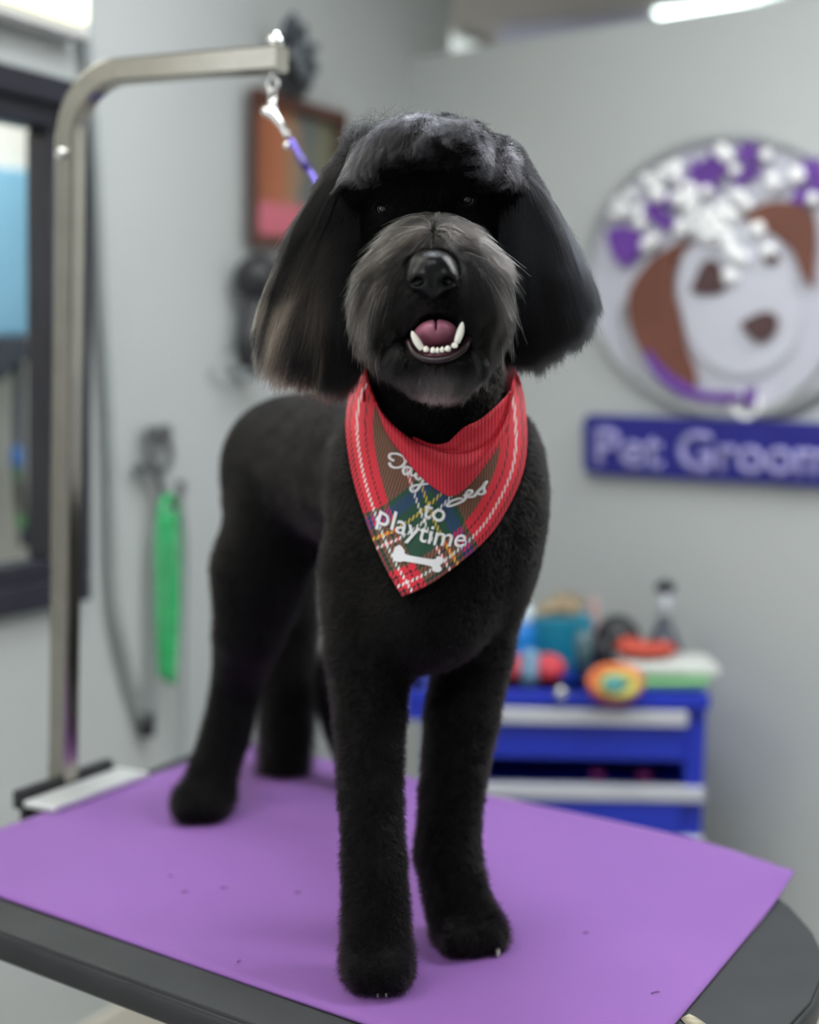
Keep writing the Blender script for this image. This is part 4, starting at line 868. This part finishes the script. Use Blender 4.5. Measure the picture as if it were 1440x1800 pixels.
def inpoly(P, poly):
    x, y = P.T; poly = np.array(poly); r = np.zeros(len(P), bool)
    for (a, b), (c, d) in zip(poly, np.roll(poly, -1, 0)):
        m = ((b > y) != (d > y)) & (x < (c-a)*(y-b)/(d-b+1e-12)+a); r ^= m
    return r
BANP = np.vstack([HL, HR[::-1], ND[::-1]])
CEN = pl([(760, 1047)])
mouthm = pd(CARVE, ctr) < .004
def noise3(P, s, seed):
    r = np.random.default_rng(seed); o = 0
    for k in range(6):
        w = r.normal(size=3)*s; o = o+np.sin(P@w+r.random()*6.28)
    return o/2.4
def coat(name, R, N, Dr, L, K, rad, tint, wave=0., clump=.5, cell=.006, lift=.3, grav=0., jit=.25, layer=.0, cut=None, sdf=True, hm=None):
    n = len(R); Dr = Dr-(Dr*N).sum(1)[:, None]*N; Dr /= np.maximum(np.linalg.norm(Dr, axis=1), 1e-6)[:, None]
    lf = np.broadcast_to(lift, n)[:, None]; d = Dr*(1-lf)+N*lf+rng.normal(size=(n, 3))*jit; d /= np.linalg.norm(d, axis=1)[:, None]
    L = np.broadcast_to(L, n)*(1+.25*rng.normal(size=n).clip(-2, 2)); L = np.maximum(L, .002); pts = np.zeros((n, K, 3)); pts[:, 0] = R-N*.001; step = (L/(K-1))[:, None]
    lay = rng.random(n)*layer
    for k in range(1, K):
        pts[:, k] = pts[:, k-1]+d*step
        d = d+np.array([0, 0, -1.])*grav+Dr*.25*(1-lf)
        if wave: d = d+wave*np.stack([noise3(pts[:, k], 90, 3+k), noise3(pts[:, k], 90, 13), noise3(pts[:, k], 90, 23+k)], -1)
        d /= np.linalg.norm(d, axis=1)[:, None]
        if sdf:
            s = sample(pts[:, k]); tgt = .0008+lay*(k/(K-1))**.6; m = s < tgt
            if m.any(): g = grad(pts[m, k]); pts[m, k] += g*(tgt[m]-s[m])[:, None]
    if clump:
        for cs, am in ((cell, clump), (cell*2.7, clump*.6)):
            jr = R+rng.normal(size=R.shape)*cs*.25; key = np.floor(jr/cs).astype(np.int64); kk = key[:, 0]*73856093 ^ key[:, 1]*19349663 ^ key[:, 2]*83492791
            _, fi, inv = np.unique(kk, return_index=True, return_inverse=True); gd = fi[inv]
            t = np.linspace(0, 1, K)**1.3; w = am*t[None, :, None]*(.5+.5*rng.random(n))[:, None, None]; pts = pts*(1-w)+(pts[gd]+(R-R[gd])[:, None]*.12)*w
    if cut is not None: pts = cut(pts)
    pts[..., 2] = np.maximum(pts[..., 2], TZ+.0055+.001*rng.random((n, 1)))
    hc = bpy.data.hair_curves.new(name); hc.add_curves([K]*n); hc.attributes['position'].data.foreach_set('vector', pts.astype(np.float32).ravel())
    ra = np.broadcast_to(rad, n)[:, None]*np.linspace(1, .25, K)[None]**.8*(.8+.4*rng.random(n))[:, None]
    at = hc.attributes.get('radius') or hc.attributes.new('radius', 'FLOAT', 'POINT'); at.data.foreach_set('value', ra.astype(np.float32).ravel())
    tc_a = hc.attributes.new('tint', 'FLOAT_COLOR', 'CURVE'); tc_a.data.foreach_set('color', np.concatenate([tint, np.ones((n, 1))], 1).astype(np.float32).ravel())
    o = link(name, hc, None, dog); hc.materials.append(hm or HH); print(name, n); return o
def hairmat(name, ior, ro, rr):
    m = bpy.data.materials.new(name); m.use_nodes = True; nt = m.node_tree; nt.nodes.clear()
    ou = nt.nodes.new('ShaderNodeOutputMaterial'); hb = nt.nodes.new('ShaderNodeBsdfHairPrincipled'); hb.parametrization = 'COLOR'
    hb.inputs['Roughness'].default_value = ro; hb.inputs['Radial Roughness'].default_value = rr; hb.inputs['IOR'].default_value = ior
    aN = nt.nodes.new('ShaderNodeAttribute'); aN.attribute_name = 'tint'; nt.links.new(aN.outputs['Color'], hb.inputs['Color']); nt.links.new(hb.outputs[0], ou.inputs['Surface']); return m
HB, HH = hairmat('short_coat_hair', 1.14, .4, .6), hairmat('long_head_hair', 1.30, .28, .45)
HF = hairmat('face_hair', 1.12, .4, .6)
Kc = np.array([.0045, .0042, .0045])
def tintmix(n, f, c=(.30, .27, .25), base=Kc):
    f = np.clip(np.broadcast_to(f, n), 0, 1)[:, None]; v = (.7+.6*rng.random((n, 1))); return np.clip(base*(1-f)+np.array(c)*f, 0, 1)*v
DS = 1.0
# body coat
sel = np.isin(ft, [0, 1, 2, 3, 4])*vis; far = np.clip((ctr[:, 1]-1.6)/.5, 0, 1); sel = sel*(1-.45*far)
R = roots(380000*DS, sel); px = proj(R); keep = ~((inpoly(px, BANP)) & (R[:, 1] < 1.66)); R = R[keep]; N = grad(R); tg_ = tagof(R)
flow = np.array([-.25, .55, -.8]); L = np.choose(tg_, [.0068, .0065, .0072, .009, .020]+[.008]*7); lift = np.choose(tg_, [.45, .45, .55, .6, .4]+[.4]*7)
coat('body_coat', R, N, np.broadcast_to(flow, R.shape), L, 4, .00017, tintmix(len(R), .04*(rng.random(len(R)) < .3), (.2, .15, .10)), clump=.35, cell=.005, lift=lift, jit=.35, wave=.15, hm=HB)
# topknot
sel = (np.isin(ft, [5]) & (cpx[:, 1] < np.where(np.abs(cpx[:, 0]-757) < 85, 287, 325)))*1.; R = roots(1100000*DS, sel); N = grad(R); px = proj(R)
fr = np.stack([(px[:, 0]-757)/110, -.7+0*px[:, 0], -np.clip((px[:, 1]-225)/60, -.3, np.where(np.abs(px[:, 0]-757) < 75, .3, 1.2))], -1)
fr = fr+.55*np.stack([noise3(R, 110, 41), noise3(R, 110, 42), noise3(R, 110, 43)], -1)
tg1 = np.clip(noise3(R, 120, 44)-.35, 0, 1)
coat('topknot', R, N, fr, np.where((px[:, 1] > 266) & (np.abs(px[:, 0]-757) < 85), .008, np.where(px[:, 1] > 275, .016, .022)), 8, .00016, tintmix(len(R), (.08+.8*tg1)*rng.random(len(R)), (.25, .24, .28)), wave=.40, clump=.88, cell=.008, lift=np.where(px[:, 1] > 265, .28, .50), jit=.14, grav=.05, layer=.010)
# face, between topknot and muzzle
sel = ((np.isin(ft, [6]) | (np.isin(ft, [5]) & (cpx[:, 1] >= np.where(np.abs(cpx[:, 0]-757) < 85, 287, 325)))) & ~mouthm)*vis; R = roots(600000*DS, sel); px = proj(R)
ed = np.min([np.hypot(px[:, 0]-x, px[:, 1]-y) for x, y in EYES], axis=0); R = R[ed > 19]; N = grad(R); px = proj(R)
coat('face_hair', R, N, np.stack([(px[:, 0]-757)/60, .4+0*px[:, 0], -1+0*px[:, 0]], -1), .012, 5, .00013, tintmix(len(R), 0), clump=.4, lift=.25, jit=.2, wave=.1, hm=HF)
# muzzle
sel = (np.isin(ft, [7, 8]) & ~mouthm)*vis; R = roots(1700000*DS, sel); px = proj(R); N = grad(R)
nd = np.hypot((px[:, 0]-760)/50, (px[:, 1]-478)/44); m = (nd > .95) & ~((np.abs(px[:, 0]-770) < 50) & (px[:, 1] > 560)); R, px, N, nd = R[m], px[m], N[m], nd[m]
sd = np.tanh((px[:, 0]-762)/18); dn = np.clip((px[:, 1]-400)/90, 0, 1.6)
fl = np.stack([sd*(1.15-.55*dn), .25+0*sd, -dn*1.3-.05], -1)
cx_ = np.abs(px[:, 0]-762)
sm = lambda v, a, b: np.clip((v-a)/(b-a), 0, 1)
gt = np.exp(-((px[:, 1]-410-.0012*(px[:, 0]-755)**2)/34)**2)*np.clip(nd-1.0, 0, 1)
gl = 1.35*sm(px[:, 0], 700, 645)*np.exp(-((px[:, 1]-490)/95)**2)
gr_ = .45*sm(px[:, 0], 835, 885)*np.exp(-((px[:, 1]-470)/85)**2)
gb = .16*sm(px[:, 1], 540, 600)*sm(cx_, 40, 80)
grey = np.maximum.reduce([gt, gl, gr_, gb, .05+0*gt])
grey = grey*(.05+.95*rng.random(len(R))**1.6)*np.clip(.62+.55*noise3(R, 220, 5), .05, 1.2)
short = np.clip((nd-.9)/1.1, .25, 1)*np.where((cx_ < 46) & (px[:, 1] > 505), .3, 1)
coat('muzzle_hair', R, N, fl, .034*short, 9, .00011, tintmix(len(R), np.clip(grey*.85, 0, 1), (.32, .275, .245)), wave=.09, clump=.75, cell=.006, lift=.12, jit=.07, grav=.12*np.ones(1), layer=.005)
# single long silver hairs combed over the muzzle
m = (rng.random(len(R)) < .030) & (grey > .12); q = px[m]
coat('silver_hair', R[m], N[m], fl[m], .042*np.clip(short[m], .5, 1), 10, .00021, tintmix(m.sum(), .9, (.50, .46, .43)), wave=.10, clump=.35, cell=.010, lift=.13, jit=.10, grav=.10, layer=.010)
# chin
sel = (np.isin(ft, [9]) & ~mouthm)*vis; R = roots(900000*DS, sel); px = proj(R); m = ~((np.abs(px[:, 0]-770) < 52) & (px[:, 1] < 632)); R = R[m]; px = px[m]; N = grad(R)
gr = np.exp(-((px[:, 0]-772)/36)**2)*np.clip((px[:, 1]-636)/20, 0, 1)*rng.random(len(R))**1.4
coat('beard', R, N, np.stack([(px[:, 0]-770)/170, .1+0*gr, -1.+0*gr], -1), np.where(px[:, 1] > 650, .026, .018), 7, .00018, tintmix(len(R), gr, (.36, .34, .29)), clump=.7, cell=.006, lift=.12, jit=.08, grav=.15, layer=.004)
# ears: long hair fanned from the ear base, ends trimmed to the groomed outline
OUT = {'earl': [(604, 265), (575, 305), (545, 350), (505, 400), (478, 440), (450, 490), (436, 535), (428, 570), (434, 605), (452, 635), (480, 655), (505, 664), (540, 674), (575, 682), (605, 680), (632, 660), (640, 600), (642, 540)],
       'earr': [(905, 275), (935, 310), (965, 345), (992, 382), (1015, 420), (1035, 455), (1050, 492), (1054, 520), (1048, 548), (1030, 578), (1005, 602), (975, 622), (945, 636), (915, 642), (888, 640), (880, 600), (872, 540)]}
def ear(key):
    bx, by = EB[key]; o = pl(OUT[key])-(bx, by); an_ = np.arctan2(o[:, 1], o[:, 0]); ra_ = np.hypot(*o.T); si = np.argsort(an_); an_, ra_ = an_[si], ra_[si]
    sel = (ft == tags.index(key))*1.; R = roots(800000*DS, sel); N = grad(R); px = proj(R)
    v = np.stack([px[:, 0]-bx, px[:, 1]-by], -1); v /= np.hypot(*v.T)[:, None]+1e-6; s = -1 if key == 'earl' else 1
    fr = np.stack([v[:, 0]*.75+.05*s, -.12+0*v[:, 0], -v[:, 1]-.25], -1)
    def cut(pts):
        n, K = pts.shape[:2]; q = proj(pts.reshape(-1, 3)).reshape(n, K, 2)-(bx, by); rr = np.hypot(q[..., 0], q[..., 1]); th = np.arctan2(q[..., 1], q[..., 0])
        lim = np.interp(th, an_, ra_)*(1+.022*rng.normal(size=(n, 1)))+7*np.sin(th*60)*.35+4*np.sin(th*23+1)
        bad = (rr > lim) & (np.arange(K)[None] > 0); first = np.where(bad.any(1), bad.argmax(1), K-1)
        # resample every strand so that it ends where the scissors cut it
        f = np.linspace(0, 1, K)[None]*np.maximum(first, 1)[:, None]; i = np.minimum(f.astype(int), K-2); w = (f-i)[..., None]; r_ = np.arange(n)[:, None]
        return pts[r_, i]*(1-w)+pts[r_, i+1]*w
    nz = noise3(R*np.array([1, 1, .35]), 150, 9)  # lighter locks: own streaks, with sheen painted into the tint
    if key == 'earl': g = np.clip((600-px[:, 0])/100, 0, 1)*np.clip(.40+.75*nz, 0, 1)*np.clip((px[:, 1]-330)/60, 0, 1); c = (.34, .265, .21)
    else: g = np.clip(.25+.5*nz, 0, 1)*.35*np.exp(-((px[:, 1]-400)/70)**2); c = (.22, .24, .30)
    coat('ear_hair', R, N, fr, .078, 10, .00012, tintmix(len(R), g*(.4+.6*rng.random(len(R))), c), wave=.07, clump=.85, cell=.008, lift=.15, jit=.06, grav=.10, layer=.012, cut=cut)
ear('earl'); ear('earr')
# ================================================================== LIGHT
w = bpy.data.worlds.new('world'); sc.world = w; w.use_nodes = True
w.node_tree.nodes['Background'].inputs[0].default_value = (.90, .95, 1, 1); w.node_tree.nodes['Background'].inputs[1].default_value = 2.2
sc.view_settings.view_transform = 'Standard'; sc.view_settings.look = 'None'; sc.view_settings.exposure = -.12; sc.view_settings.gamma = 1
